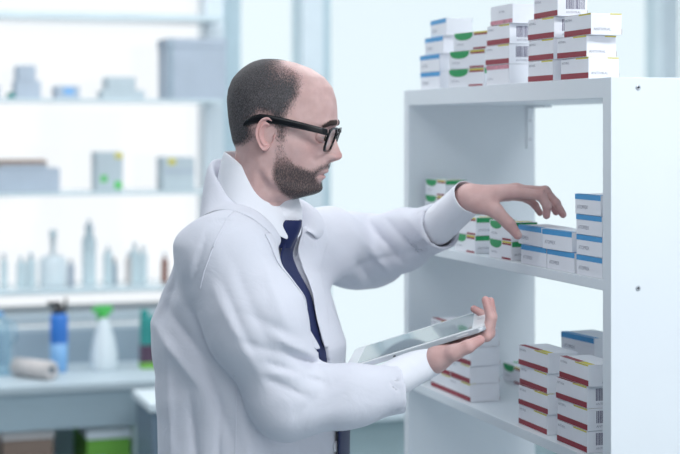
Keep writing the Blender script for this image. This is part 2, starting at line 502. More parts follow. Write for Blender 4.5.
def on_shelf(i, px, w, du=.17):
    """floor point on glass board i under column px"""
    v = wv(px, du); q = Vd * v + Ud * (W_U - du)
    return (q[0], q[1], SZ[i])
def ppm(px, du): return F / depth(wv(px, du), W_U - du)
def shelf_box(i, p0, p1, y0, y1, m, name, label, cat, group=None, du=.17, dep=.12, z0=None, extra=None, parent=None):
    du_f = du + dep / 2
    a, b = wv(p0, du_f), wv(p1, du_f); c = (a + b) / 2
    k = ppm((p0 + p1) / 2, du_f)
    base = SZ[i] if z0 is None else z0
    h = (y1 - y0) / k
    q = Vd * c + Ud * (W_U - du)
    bm = bmesh.new(); add_box(bm, (0, 0, h / 2), (b - a, dep, h), .003)
    mats = [m]
    if extra:
        for (s0, s1, t0, t1, mm) in extra:
            if mm not in mats: mats.append(mm)
            add_box(bm, (-(b - a) / 2 + (s0 + s1) / 2 * (b - a), -dep / 2, h * (t0 + t1) / 2), ((s1 - s0) * (b - a), .002, h * (t1 - t0)), 0, mats.index(mm))
    o = bm_obj(name, bm, mats, loc=(q[0], q[1], base + .0004), rz=TH)
    tag(o, label, cat, group)
    return o, base + .0004 + h
g = 'boxes on the glass shelving'
CB = 'box'
# first row under the top board (y 98)
_, zt = shelf_box(2, 16, 41, 80, 98, M['greybox'], 'carton', 'lower grey carton of the stepped pile, upper glass shelf', CB, g)
shelf_box(2, 18, 36, 65, 80, M['greybox'], 'carton', 'narrower grey carton topping the stepped pile, upper glass shelf', CB, g, z0=zt)
shelf_box(2, 8.5, 15.3, 92, 98, M['darkteal'], 'small_packet', 'small teal packet left of the stepped grey pile', 'packet', g, dep=.06)
shelf_box(2, -12, 0, 84, 98, M['greybox'], 'carton', 'grey carton cut by the left edge, upper glass shelf', CB, g)
shelf_box(2, 57, 80, 85, 98, M['greybox'], 'carton', 'low grey carton with blue print, upper glass shelf', CB, g, extra=[(.28, .75, .3, .85, M['bluepale'])])
_, zt = shelf_box(2, 103, 145, 89, 98, M['greybox2'], 'carton', 'flat grey carton under another, beside the large grey box', CB, g)
shelf_box(2, 108, 136, 76, 89, M['greybox2'], 'carton', 'grey carton lying on the flat one, upper glass shelf', CB, g, z0=zt)
bx = empty('storage_box', on_shelf(2, 192, 0, .20), TH); tag(bx, 'large square grey storage box at right end of glass shelf', 'storage box', g)
a_, b_ = wv(164, .28), wv(222, .28); hh = 60 / ppm(192, .28)
box_obj('body', (0, 0, hh / 2 + .0004), (b_ - a_, .17, hh), M['greybox'], bx, .004)
box_obj('lid', (0, 0, hh - .012), (b_ - a_ + .006, .176, .030), M['greybox'], bx, .003)
box_obj('edge_strip', (-(b_ - a_) / 2 + .008, -.087, hh / 2), (.014, .004, hh - .004), M['benchpanel'], bx, .001)
# second row (y 191)
_, zt = shelf_box(1, -14, 60, 168, 191.5, M['greybox'], 'carton', 'wide grey carton at left of the middle glass shelf', CB, g)
shelf_box(1, 0, 47, 160, 168, M['browncard'], 'carton', 'flat brown-topped carton on the wide grey carton', CB, g, z0=zt, extra=[(0, 1, 0, .45, M['greybox'])])
shelf_box(1, 97, 123, 153, 191.5, M['greybox2'], 'carton', 'upright grey carton with green dots and yellow corner', CB, g, extra=[(.70, .97, .84, .98, M['yellow']), (.15, .38, .22, .40, M['greenplastic']), (.68, .95, .05, .24, M['greenplastic'])])
shelf_box(1, 163.5, 195, 158, 190.5, M['greybox2'], 'carton', 'grey carton with small yellow mark beside the man\'s shoulder', CB, g, extra=[(.15, .38, .78, .96, M['yellow']), (.02, .98, .52, .62, M['greybox'])])
# bottles (y 288)
def bottle(px, y0, w, label, m, capm=None, neck=.35, shoulder=.72, du=.17, nose=False, seg=20):
    k = ppm(px, du); h = (288 - y0) / k; r = w / 2 / k
    o = empty('bottle', on_shelf(0, px, 0, du), TH); tag(o, label, 'bottle', 'bottles on the lowest glass shelf')
    o.location.z += .0004
    bm = bmesh.new()
    if nose:
        prof = [(.0005, 0), (r * .96, 0), (r, .004), (r, h * shoulder), (r * .8, h * (shoulder + .06)), (r * neck, h * (shoulder + .12)), (r * neck * .9, h * .86), (.0005, h * .86)]
    else:
        prof = [(.0005, 0), (r * .96, 0), (r, .004), (r, h * shoulder), (r * .85, h * (shoulder + .07)), (r * neck, h * (shoulder + .12)), (r * neck, h * .9), (.0005, h * .9)]
    add_lathe(bm, prof, seg); bm_obj('body', bm, m, o, smooth=True)
    bm = bmesh.new(); rc = r * neck * 1.25
    if nose: add_lathe(bm, [(.0005, h * .84), (rc, h * .84), (rc * .9, h * .90), (rc * .35, h * .93), (rc * .25, h), (.0005, h)], seg)
    else: add_lathe(bm, [(.0005, h * .86), (rc, h * .86), (rc, h * .985), (rc * .9, h), (.0005, h)], seg)
    bm_obj('cap', bm, capm or m, o, smooth=True)
    return o
TB, WP = M['tealbottle'], M['whiteplastic']
bottle(4, 254, 7, 'thin grey bottle at the left end of the bottle row', TB, M['greybox'])
bottle(21, 257, 9, 'short pale bottle, second along the bottle row', TB, WP)
bottle(31, 254, 10, 'short pale bottle just left of the white wash bottle', TB, M['upright'])
bottle(53, 232, 27, 'wide white wash bottle with narrow neck, bottle row', WP, TB, neck=.2, shoulder=.45)
bottle(71, 262, 7, 'small dark grey bottle right of the white wash bottle', M['greybox'], M['benchpanel'])
bottle(89, 222, 14, 'tallest grey bottle with pointed tip in the row', TB, M['upright'], neck=.55, shoulder=.66, nose=True)
bottle(108, 248, 10, 'pale bottle right of the tallest pointed bottle', TB, WP, nose=True)
bottle(114.5, 262, 6, 'small dark bottle beside the pale bottle, mid row', M['benchpanel'], M['browncard'])
bottle(128.5, 256, 6.5, 'slim bottle with tan label left of two pale bottles', M['palecard'], M['upright'])
bottle(134.5, 247, 9, 'pale bottle next to the slim tan bottle', TB, WP)
bottle(143, 251, 9, 'pale bottle, nearest neighbour of the brown bottle', TB, WP)
bottle(164.5, 258, 6.5, 'small amber brown bottle at the right end of row', M['amber'], M['greybox'], shoulder=.70)

# ------------------------------------------------------------------ laboratory bench below the shelving
BU0, BU1 = .34, .78            # du of back and front
bz = zz(384, 80, BU1)
bv0, bv1 = wv(-300, BU1), wv(176, BU1)
bn = empty('laboratory_bench', tuple(Vd * (bv0 + bv1) / 2 + Ud * (W_U - (BU0 + BU1) / 2)) + (0,), TH)
tag(bn, 'long pale grey laboratory bench under the glass shelving at left', 'bench')
bw, bd = bv1 - bv0, BU1 - BU0
box_obj('bench_top', (0, 0, bz - .012), (bw, bd, .024), M['bench'], bn, .003)
box_obj('drawer_front', (0, -bd / 2 + .02, bz - .024 - .055), (bw - .02, .02, .11), M['benchfront'], bn, .002)
box_obj('lower_shelf', (0, 0, .30), (bw - .04, bd - .04, .02), M['benchfront'], bn, .002)
box_obj('back_panel', (0, bd / 2 - .015, bz / 2 - .02), (bw - .04, .012, bz - .06), M['benchfront'], bn, .001)
for sx in (-1, 1):
    for sy in (-1, 1): box_obj('leg', (sx * (bw / 2 - .04), sy * (bd / 2 - .03), (bz - .026) / 2), (.04, .04, bz - .026), M['bench'], bn, .002)
# upstand at the back of the bench with grey inset panels
uz = zz(326, 80, BU0 + .02)
up = box_obj('upstand', (0, bd / 2 - .010, bz + (uz - bz) / 2), (bw, .016, uz - bz), M['bench'], bn, .002)
def inset(p0, p1):
    a, b = wv(p0, BU0 + .02) - (bv0 + bv1) / 2, wv(p1, BU0 + .02) - (bv0 + bv1) / 2
    z0, z1 = zz(366, 50, BU0 + .02), zz(331, 50, BU0 + .02)
    box_obj('inset_panel', ((a + b) / 2, bd / 2 - .021, (z0 + z1) / 2), (b - a, .006, z1 - z0), M['benchpanel'], up, .001)
for p in ((-90, 5), (14, 95), (108, 140), (146, 172)): inset(*p)

def on_bench(px, du, dz=0): 
    q = Vd * wv(px, du) + Ud * (W_U - du)
    return (q[0], q[1], bz + .0004 + dz)
du = .52
k = ppm(60, du)
# blue squeeze bottle with black pump top
o = empty('pump_bottle', on_bench(59, du), TH); tag(o, 'blue bottle with black pump top on the bench', 'bottle')
h = 64 / k; r = 9 / k
bm = bmesh.new(); add_lathe(bm, [(.0005, 0), (r * .85, 0), (r * .9, .006), (r, h * .45)], 20); bm_obj('lower_body', bm, M['bluepale'], o, True)
bm = bmesh.new(); add_lathe(bm, [(r * .995, h * .45), (r, h * .46), (r, h * .86), (r * .8, h * .92), (.0005, h * .92)], 20); bm_obj('upper_body', bm, M['bluegel'], o, True)
bm = bmesh.new(); add_lathe(bm, [(.0005, h * .90), (r * .82, h * .90), (r * .8, h * .98), (r * .45, h * 1.0), (r * .4, h * 1.05), (.0005, h * 1.05)], 16)
add_box(bm, (-r * .55, 0, h * 1.06), (r * 1.5, r * .5, h * .07), .002); add_box(bm, (r * .75, 0, h * 1.07), (r * .3, r * .5, h * .16), .002)
bm_obj('pump', bm, M['black'], o)
# white trigger spray bottle
o = empty('spray_bottle', on_bench(104, du), TH); tag(o, 'white spray bottle with bright green trigger on the bench', 'bottle')
h = 54 / k; r = 13.5 / k
bm = bmesh.new(); add_lathe(bm, [(.0005, 0), (r * .96, 0), (r, .008), (r, h * .30), (r * .75, h * .62), (r * .36, h * .90), (r * .28, h), (.0005, h)], 24); bm_obj('body', bm, M['whiteplastic'], o, True)
bm = bmesh.new(); add_lathe(bm, [(.0005, h * .98), (r * .34, h * .98), (r * .34, h * 1.08), (.0005, h * 1.08)], 16)
add_box(bm, (.0, 0, h * 1.13), (r * 1.25, r * .45, h * .13), .004); add_box(bm, (-r * .75, 0, h * 1.12), (r * .35, r * .3, h * .08), .003)
th = bm_obj('trigger_head', bm, M['greenplastic'], o)
bm = bmesh.new(); add_box(bm, (-r * .45, 0, h * 1.01), (r * .18, r * .3, h * .14), .002, rot=None); bm_obj('trigger', bm, M['greenplastic'], th)
# green and dark refill pack half hidden by the man
o = empty('refill_pack', on_bench(150, du), TH); tag(o, 'teal and green pouch half hidden behind the man\'s back', 'pouch')
w_ = 20 / k; h = 60 / k
bm = bmesh.new(); add_box(bm, (0, 0, h * .22), (w_, .05, h * .36), .006); bm_obj('label_panel', bm, M['darkwine'], o)
bm = bmesh.new(); add_box(bm, (0, 0, h * .05), (w_ * 1.02, .055, h * .10), .004); bm_obj('base', bm, M['lime'], o)
bm = bmesh.new(); add_box(bm, (0, 0, h * .62), (w_ * .98, .045, h * .50), .010); add_lathe(bm, [(.0005, h * .85), (.014, h * .85), (.014, h * .98), (.0005, h * .98)], 12, c=(-w_ * .28, 0, 0)); bm_obj('upper_body', bm, M['darkteal'], o)
# clear jug at the left edge
o = empty('water_jug', on_bench(-3, du), TH); tag(o, 'clear pale blue plastic jug cut by left edge', 'jug')
h = 62 / k; r = 14 / k
bm = bmesh.new(); add_lathe(bm, [(.0005, 0), (r * .95, 0), (r, .01), (r, h * .72), (r * .8, h * .86), (r * .45, h * .94), (.0005, h * .94)], 24); bm_obj('body', bm, M['clear'], o, True)
bm = bmesh.new(); add_lathe(bm, [(.0005, h * .93), (r * .48, h * .93), (r * .48, h * 1.0), (.0005, h * 1.0)], 16); bm_obj('cap', bm, M['bluepale'], o, True)
bm = bmesh.new(); add_tube(bm, [(r * .7, 0, h * .84), (r * 1.25, 0, h * .80), (r * 1.3, 0, h * .55), (r * .98, 0, h * .45)], .006, 8); bm_obj('handle', bm, M['clear'], o)
# pale roll lying on the bench
o = empty('paper_roll', on_bench(34, .62), TH); tag(o, 'pale roll lying on the bench before the blue bottle', 'roll')
rr = 9 / k; Lr = .15
def hroll(name, r0, r1, l0, l1, m):
    bm = bmesh.new(); add_lathe(bm, [(r0, l0), (r1, l0), (r1, l1), (r0, l1), (r0, l0)], 24)
    bmesh.ops.rotate(bm, cent=(0, 0, 0), matrix=Matrix.Rotation(PI / 2, 3, 'X'), verts=bm.verts[:])
    bmesh.ops.rotate(bm, cent=(0, 0, 0), matrix=Matrix.Rotation(math.radians(38), 3, 'Z'), verts=bm.verts[:])
    bmesh.ops.translate(bm, vec=(0, 0, rr), verts=bm.verts[:])
    return bm_obj(name, bm, m, o, True)
hroll('paper', rr * .42, rr, -Lr / 2, Lr / 2, M['palecard']); hroll('core', rr * .36, rr * .42, -Lr / 2, Lr / 2, M['darkcab'])

# cartons on the bench's lower shelf
def low_carton(p0, p1, ytop, m, topm, label, mark=None):
    du = .76
    a, b = wv(p0, du), wv(p1, du); zt = zz(ytop, (p0 + p1) / 2, du); zb = .3104
    q = Vd * (a + b) / 2 + Ud * (W_U - du + .15)
    o = empty('carton', (q[0], q[1], zb), TH); tag(o, label, 'box')
    box_obj('body', (0, 0, (zt - zb - .03) / 2), (b - a, .28, zt - zb - .03), m, o, .003)
    box_obj('lid', (0, 0, zt - zb - .014), (b - a + .006, .286, .028), topm, o, .003)
    if mark: box_obj('printed_mark', (-(b - a) * .22, -.1405, (zt - zb) * .72), (.04, .003, .05), mark, o, 0)
low_carton(3, 54, 431, M['browncard'], M['palecard'], 'brown carton with pale lid at lower left', None)
low_carton(88, 131, 430, M['lime'], M['whiteplastic'], 'bright green carton with white lid under the bench', M['bluepale'])
# trolley cabinet beside the man
du = 1.1
tv0, tv1 = wv(151, du), wv(205, du); tz = zz(404, 150, du)
q = Vd * (tv0 + tv1) / 2 + Ud * (W_U - du + .13)
o = empty('cabinet', (q[0], q[1], 0), TH); tag(o, 'low dark grey cabinet with white top behind the man', 'cabinet')
w_ = tv1 - tv0
box_obj('body', (0, 0, (tz - .03) / 2 + .03), (w_ - .01, .24, tz - .06), M['darkcab'], o, .003)
box_obj('cabinet_top', (0, 0, tz - .012), (w_ + .01, .27, .024), M['whiteplastic'], o, .004)
box_obj('plinth', (0, 0, .015), (w_ - .04, .20, .03), M['darkcab'], o, .001)
for i in range(3):
    zc = tz - .05 - .11 - i * .23
    d = box_obj('drawer', (.015, -.125, zc), (w_ - .06, .016, .21), M['darkcab'], o, .002)
    box_obj('handle', (.015, -.142, zc + .05), (.10, .018, .012), M['steel'], d, .003)

# ------------------------------------------------------------------ added ceiling lamps, daylight, camera
lampm = emit_mat('added_lamp_diffuser', (.95, .98, 1.0), 2.0)
def added_lamp(v, u, label, power):  # unseen panel added overhead to light the scene
    q = Vd * v + Ud * u
    o = empty('added_ceiling_light', (q[0], q[1], ZC), TH); tag(o, label, 'added light', 'added overhead light panels')
    box_obj('housing', (0, 0, -.02), (1.24, .64, .04), M['ceil'], o, .003)
    box_obj('diffuser', (0, 0, -.042), (1.18, .58, .006), lampm, o, 0)
    L = bpy.data.lights.new('added_lamp_light', 'AREA'); L.shape = 'RECTANGLE'; L.size = 1.18; L.size_y = .58; L.energy = power; L.color = (.95, .98, 1.0)
    lo = bpy.data.objects.new('added_lamp_light', L); COL.objects.link(lo); lo.parent = o; lo.location = (0, 0, -.05)
LAMP = 7
BLAMP = 9  # power of the panels added to brighten the background
added_lamp(.1, 1.0, 'added unseen ceiling light panel nearest the camera', LAMP * 1.5)
added_lamp(1.6, 1.0, 'added unseen ceiling light panel right of the camera', LAMP * 4.0)
added_lamp(.1, 3.2, 'added unseen ceiling light panel above the man', LAMP * .6)
added_lamp(1.6, 3.2, 'added unseen ceiling light panel above the shelf unit', LAMP)
added_lamp(-1.2, 4.6, 'added unseen ceiling light panel above the bench at left', BLAMP)
added_lamp(.4, 4.6, 'added unseen ceiling light panel before the middle window', BLAMP)
added_lamp(2.0, 4.6, 'added unseen ceiling light panel before the right window', BLAMP)
W = bpy.data.worlds.new('World'); SC.world = W; W.use_nodes = True
bg = W.node_tree.nodes['Background']; bg.inputs['Color'].default_value = (.925, .96, 1.0, 1); bg.inputs['Strength'].default_value = 1.05
cam = bpy.data.cameras.new('camera'); co = bpy.data.objects.new('camera', cam); COL.objects.link(co)
co.location = (0, 0, EYE); co.rotation_euler = (PI / 2, 0, 0)
cam.sensor_width = 36; cam.sensor_fit = 'HORIZONTAL'; cam.lens = F / 680 * 36
cam.shift_y = -(227 - HZ) / 680
cam.clip_start = .05
cam.dof.use_dof = True; cam.dof.focus_distance = 2.62; cam.dof.aperture_fstop = 3.2
SC.camera = co
vs = SC.view_settings
vs.view_transform = 'Standard'; vs.look = 'None'; vs.gamma = 1.0; vs.exposure = 0.2; vs.use_curve_mapping = False
# ====================================================================== the man
# ------------------------------------------------------------------ implicit surface tools
def smin(a, b, k):
    h = np.clip(.5 + .5 * (b - a) / k, 0, 1)
    return b + (a - b) * h - k * h * (1 - h)


def cone(p, a, b, ra, rb):
    a = np.asarray(a, np.float32); b = np.asarray(b, np.float32); ba = b - a
    t = np.clip(((p - a) @ ba) / float(ba @ ba), 0, 1)
    d = p - a - t[..., None] * ba
    return np.sqrt((d * d).sum(-1)) - (ra + (rb - ra) * t)


def chain(p, pts, rs, k=.02):
    d = None
    for a, b, ra, rb in zip(pts[:-1], pts[1:], rs[:-1], rs[1:]):
        e = cone(p, a, b, ra, rb); d = e if d is None else smin(d, e, k)
    return d


def ellipsoid(p, c, r, R=None):
    q = p - np.asarray(c, np.float32)
    if R is not None: q = q @ np.asarray(R, np.float32)
    r = np.asarray(r, np.float32)
    k = np.sqrt(((q / r) ** 2).sum(-1))
    return (k - 1) * float(r.min())


def surface_nets(fn, lo, hi, h):
    lo = np.asarray(lo, float); n = np.ceil((np.asarray(hi, float) - lo) / h).astype(int) + 1
    ax = [np.float32(lo[i]) + np.arange(n[i], dtype=np.float32) * np.float32(h) for i in range(3)]
    Fv = np.empty(tuple(n), np.float32)
    step = 24
    for i in range(0, n[0], step):
        g = np.stack(np.meshgrid(ax[0][i:i + step], ax[1], ax[2], indexing='ij'), -1)
        Fv[i:i + step] = fn(g.reshape(-1, 3)).reshape(g.shape[:3])
    S = Fv < 0
    cs = np.zeros(tuple(n - 1), np.int8)
    for dx in (0, 1):
        for dy in (0, 1):
            for dz in (0, 1):
                cs += S[dx:n[0] - 1 + dx, dy:n[1] - 1 + dy, dz:n[2] - 1 + dz]
    act = np.argwhere((cs > 0) & (cs < 8))
    idx = -np.ones(tuple(n - 1), np.int64); idx[tuple(act.T)] = np.arange(len(act))
    acc = np.zeros((len(act), 3)); cnt = np.zeros(len(act))
    corners = [(x, y, z) for x in (0, 1) for y in (0, 1) for z in (0, 1)]
    for a in corners:
        for b in corners:
            if sum(b) - sum(a) == 1 and all(q >= p_ for p_, q in zip(a, b)):
                fa = Fv[tuple((act + a).T)]; fb = Fv[tuple((act + b).T)]
                m = (fa < 0) != (fb < 0)
                t = np.where(m, fa / np.where(m, fa - fb, 1), 0)
                pos = np.asarray(a) + t[:, None] * (np.asarray(b) - np.asarray(a))
                acc[m] += pos[m]; cnt[m] += 1
    V = lo + (act + acc / cnt[:, None]) * h
    Q = []
    for axn in range(3):
        o1, o2 = [(1, 2), (2, 0), (0, 1)][axn]
        sl0 = [slice(None)] * 3; sl1 = [slice(None)] * 3
        sl0[axn] = slice(0, n[axn] - 1); sl1[axn] = slice(1, n[axn])
        ch = S[tuple(sl0)] != S[tuple(sl1)]
        e = np.argwhere(ch)
        e = e[(e[:, o1] > 0) & (e[:, o2] > 0) & (e[:, o1] < n[o1] - 1) & (e[:, o2] < n[o2] - 1)]
        ins = S[tuple(e.T)]
        def cell(d1, d2):
            c = e.copy(); c[:, o1] += d1; c[:, o2] += d2; return idx[tuple(c.T)]
        q = np.stack([cell(-1, -1), cell(0, -1), cell(0, 0), cell(-1, 0)], 1)
        q[~ins] = q[~ins][:, ::-1]
        Q.append(q)
    return V, np.concatenate(Q)


def grad(fn, p, e=.002):
    p = np.asarray(p, np.float32); g = np.zeros_like(p)
    for i in range(3):
        d = np.zeros(3, np.float32); d[i] = e
        g[:, i] = fn(p + d) - fn(p - d)
    return g / np.maximum(np.linalg.norm(g, axis=1, keepdims=True), 1e-9)


def snap(fn, p, off, both=False, it=4):
    """push points out to at least off above the surface (both: exactly to it)"""
    p = np.array(p, np.float32); off = np.broadcast_to(np.asarray(off, np.float32), (len(p),))
    for _ in range(it):
        d = fn(p); g = grad(fn, p); s = off - d
        if not both: s = np.maximum(s, 0)
        p = p + g * s[:, None] * .9
    return p


def march(fn, p, dr, off, n=60):
    """walk from p along dr until the field falls to off"""
    p = np.array(p, np.float32); dr = np.asarray(dr, np.float32)
    for _ in range(n):
        d = fn(p) - off
        p = p + dr * np.clip(d, -.02, .03)[:, None] * .8
    return p


def grid_faces(nu, nv, closed_u=False):
    f = []
    for i in range(nu if closed_u else nu - 1):
        for j in range(nv - 1):
            a = i * nv + j; b = ((i + 1) % nu) * nv + j
            f.append((a, b, b + 1, a + 1))
    return f


BASE = np.array([-.15, 2.74, 0.0])             # the man's standing point
def pobj(name, V, Fc, mats, parent, smooth=True, fmat=None, solid=0.0, soff=1.0, sub=0):
    o = mesh_obj(name, np.asarray(V) - BASE, Fc, mats, parent, smooth, fmat)
    if solid:
        md = o.modifiers.new('solid', 'SOLIDIFY'); md.thickness = solid; md.offset = soff; md.use_even_offset = False
    if sub:
        md = o.modifiers.new('sub', 'SUBSURF'); md.levels = sub; md.render_levels = sub
    return o


# ------------------------------------------------------------------ head, in its own frame: X towards the nose, Y to the man's left, Z up
HS = 593.0                                     # pixels per metre at the head
HYAW = math.radians(-8)
hc, hs_ = math.cos(HYAW), math.sin(HYAW)
HC = P(275, 128, 2.705)                        # axis of the head
def h2w(q):
    q = np.asarray(q, float)
    return np.stack([HC[0] + q[..., 0] * hc - q[..., 1] * hs_, HC[1] + q[..., 0] * hs_ + q[..., 1] * hc, HC[2] + q[..., 2]], -1)
def hx(px): return (px - 275) / HS
def hz(py): return (128 - py) / HS

front = [(60, 277), (60.6, 284), (61.5, 290), (63, 296), (68.5, 311), (77.7, 325), (87.6, 332.6), (99.5, 336.4), (109, 337.4), (116, 337.5), (121, 337.6), (125, 336.8), (130, 333.3), (140, 329), (150, 328), (158, 329.2), (165, 329.2), (171, 327.6), (177, 324.5), (182, 321.2), (185, 320.4), (188, 320.2), (190.6, 318.5), (192.8, 314), (194.6, 307), (196.8, 298), (200.5, 288), (206, 284), (215, 281), (245, 270)]
back = [(60, 277), (60.7, 262), (63, 254), (67, 247), (72, 240.5), (79.6, 233.7), (90, 229.7), (99.5, 228.5), (115, 229.7), (125, 231), (135, 233), (145, 235.5), (152, 236.5), (160, 235), (175, 231), (190, 226), (215, 219), (245, 213)]
wid = [(60, 0), (60.5, .022), (61.5, .033), (63.5, .043), (67, .0525), (72, .060), (79.6, .0665), (90, .0725), (100, .0755), (112, .0765), (125, .0755), (138, .0735), (150, .0715), (160, .069), (170, .066), (180, .063), (190, .0605), (200, .059), (215, .060), (245, .068)]
rows = np.concatenate([60 + 20 * (1 - np.cos(np.linspace(0, PI / 2, 34))) ** 1.0, np.linspace(80.6, 205, 190), np.linspace(206.5, 245, 24)])
NTH = 144
tt = np.linspace(0, 2 * PI, NTH, endpoint=False)
# denser columns towards the face's midline
tt = tt - .35 * np.sin(tt)
fp, fx = np.array(front).T; bp_, bx_ = np.array(back).T; wp_, wx_ = np.array(wid).T
XF = hx(np.interp(rows, fp, fx)); XB = hx(np.interp(rows, bp_, bx_)); WD = np.interp(rows, wp_, wx_)
def smooth1(a, n=2):
    for _ in range(n):
        b = a.copy(); b[1:-1] = (a[:-2] + 2 * a[1:-1] + a[2:]) / 4; a = b
    return a
XF[30:] = smooth1(XF[30:]); XB[10:] = smooth1(XB[10:], 6); WD[10:] = smooth1(WD[10:], 6)
Zr = hz(rows)
R2, T2 = np.meshgrid(np.arange(len(rows)), tt, indexing='ij')
ct, st = np.cos(T2), np.sin(T2)
xm = (hx(np.interp(rows, [60, 80, 110, 150, 180, 200, 245], [277, 272, 272, 272, 266, 258, 249])))[:, None]
fr = ct > 0
pw = np.where(fr, .92, .95)
cx_ = np.sign(ct) * np.abs(ct) ** pw
X = np.where(fr, xm + (XF[:, None] - xm) * cx_, xm + (xm - XB[:, None]) * cx_)
qy = np.where(fr, .88, .95)
Y = WD[:, None] * np.sign(st) * np.abs(st) ** qy
PY = np.repeat(rows[:, None], NTH, 1)
def gs(v, c, s): return np.exp(-((v - c) / s) ** 2)
aY = np.abs(Y)
frontness = np.clip(ct * 1.6, 0, 1)
# narrowing of the jaw under the cheekbones, jaw edge, hollow under the jaw
nf = np.clip((X - hx(278)) / (hx(320) - hx(278)), 0, 1)
lowf = np.clip((PY - 150) / 40, 0, 1) * np.clip((202 - PY) / 6, 0, 1)
Y *= 1 - .10 * nf * lowf
jawline = np.interp(X, [hx(268), hx(276), hx(290), hx(305), hx(320)], [168, 181, 188, 192, 192.5])
side = np.clip(np.abs(st) * 1.3, 0, 1)
below = np.clip((PY - jawline) / 5, 0, 1) * np.clip((212 - PY) / 10, 0, 1) * np.clip((X - hx(262)) / .02, 0, 1)
Y *= 1 - .10 * below
Y += np.sign(Y) * .0025 * gs(PY, jawline - 4, 5) * side * np.clip((X - hx(262)) / .02, 0, 1)
# temple dent, cheekbone, cheek hollow
def bump_y(px, py, sx, sy, amp):
    global Y
    Y += np.sign(Y) * amp * gs(X, hx(px), sx / HS) * gs(PY, py, sy) * side
bump_y(308, 108, 14, 14, -.0035)
bump_y(305, 146, 14, 8, .0038)
bump_y(300, 166, 13, 8, -.003)
# face features, moved along X
dX = np.zeros_like(X)
dX += -.0115 * gs(aY, .030, .0135) * gs(PY, 135.5, 7.5)          # eye sockets
dX += .0035 * gs(aY, .026, .022) * gs(PY, 123.5, 3.6)            # brow ridge
dX += .003 * gs(aY, .034, .014) * gs(PY, 146, 5)                 # cheeks
nose_d = np.interp(PY, [127, 131, 136, 141, 148.5, 154, 157, 159.3, 160.9, 162.4, 164.5], [0, .0045, .0085, .0138, .0200, .0236, .0230, .0190, .0115, .0035, 0])
nose_s = np.interp(PY, [127, 134, 141, 148, 155, 160, 164], [.010, .0072, .0076, .0088, .0105, .0118, .012])
dX += nose_d * np.exp(-np.abs(aY / nose_s) ** 2.4)
dX += .0105 * gs(aY, .0145, .0050) * gs(PY, 156, 3.6)            # wings of the nose
dX += -.005 * gs(aY, .0075, .003) * gs(PY, 161.2, 1.2)           # nostrils
dX += .0022 * gs(aY, .004, .018) * gs(PY, 171.4, 1.9)      # upper lip
dX += .0026 * gs(aY, .000, .017) * gs(PY, 177.4, 2.0)            # lower lip
dX += -.0050 * gs(aY, 0, .021) * gs(PY, 174.3, 1.0)              # mouth line
dX += .0025 * gs(aY, 0, .014) * gs(PY, 188.5, 4)                 # chin
dX += -.0022 * gs(aY, .026, .006) * gs(PY, 174.5, 3)             # mouth corner
X = X + dX * frontness
HV = np.stack([X, Y, np.repeat(Zr[:, None], NTH, 1)], -1)
nr = len(rows)
HF = []
for i in range(nr - 1):
    for j in range(NTH):
        k = (j + 1) % NTH
        HF.append((i * NTH + j, (i + 1) * NTH + j, (i + 1) * NTH + k, i * NTH + k))
HF = np.array(HF)
hv = HV.reshape(-1, 3)
# masks, in head coordinates turned back into photograph rows and columns
gpx = (hv[:, 0] * hc - np.abs(hv[:, 1]) * abs(hs_)) * HS + 275; gpy = 128 - hv[:, 2] * HS; gy = np.abs(hv[:, 1])
rng = np.random.default_rng(3)
def poly_sd(px, py, poly):
    """signed distance, negative inside"""
    d = np.full(px.shape, 1e9); ins = np.zeros(px.shape, bool)
    n = len(poly)
    for i in range(n):
        x0, y0 = poly[i]; x1, y1 = poly[(i + 1) % n]
        ex, ey = x1 - x0, y1 - y0
        t = np.clip(((px - x0) * ex + (py - y0) * ey) / (ex * ex + ey * ey), 0, 1)
        d = np.minimum(d, np.hypot(px - x0 - t * ex, py - y0 - t * ey))
        c = ((y0 <= py) & (y1 > py)) | ((y1 <= py) & (y0 > py))
        xi = x0 + (py - y0) / np.where(abs(ey) < 1e-9, 1e-9, ey) * ex
        ins ^= c & (px < xi)
    return np.where(ins, -d, d)
hairpoly = [(215, 66), (250, 50), (276, 50), (287, 58), (297, 64), (304, 75), (303, 86), (299, 97), (294, 106), (288.5, 116), (287.5, 130), (286, 140), (279, 141), (278, 128), (272, 116), (262, 114), (256, 122), (256, 138), (248, 146), (237, 152), (222, 152), (215, 120)]
beardpoly = [(278, 138), (286.5, 138), (289, 150), (296, 161), (305, 166), (313, 168.5), (319, 164), (327, 160.8), (336, 161.2), (337, 168), (331, 169), (324, 170.2), (319.5, 172.5), (317.5, 176.5), (319, 180), (324, 181.5), (328, 184), (326, 200), (308, 203), (292, 200), (281, 192), (273, 177), (274, 150)]
def mask(poly, soft): return np.clip(.5 - poly_sd(gpx, gpy, poly) / soft, 0, 1)
crown_thin = np.clip((gpx - 262) / 26, 0, 1) * np.clip((92 - gpy) / 25, 0, 1)
m_hair = mask(hairpoly, 18) * (1 - .55 * crown_thin)
m_hair *= np.clip((155 - gpy) / 14, 0, 1)
m_beard = mask(beardpoly, 8) * np.clip(.45 + .55 * (gpy - 148) / 22, .58, 1)
m_brow = mask([(322, 125.5), (330, 120.5), (340, 119.5), (341, 124.5), (330, 125.5), (323, 128)], 2.5) * np.clip((gy - .008) / .004, 0, 1) * (gpx > 312)
m_lip = mask([(317.5, 174.4), (323, 172.2), (329, 170.2), (333, 171), (333, 178), (325, 179.4), (320.5, 177.3)], 2.0) * (gy < .027)

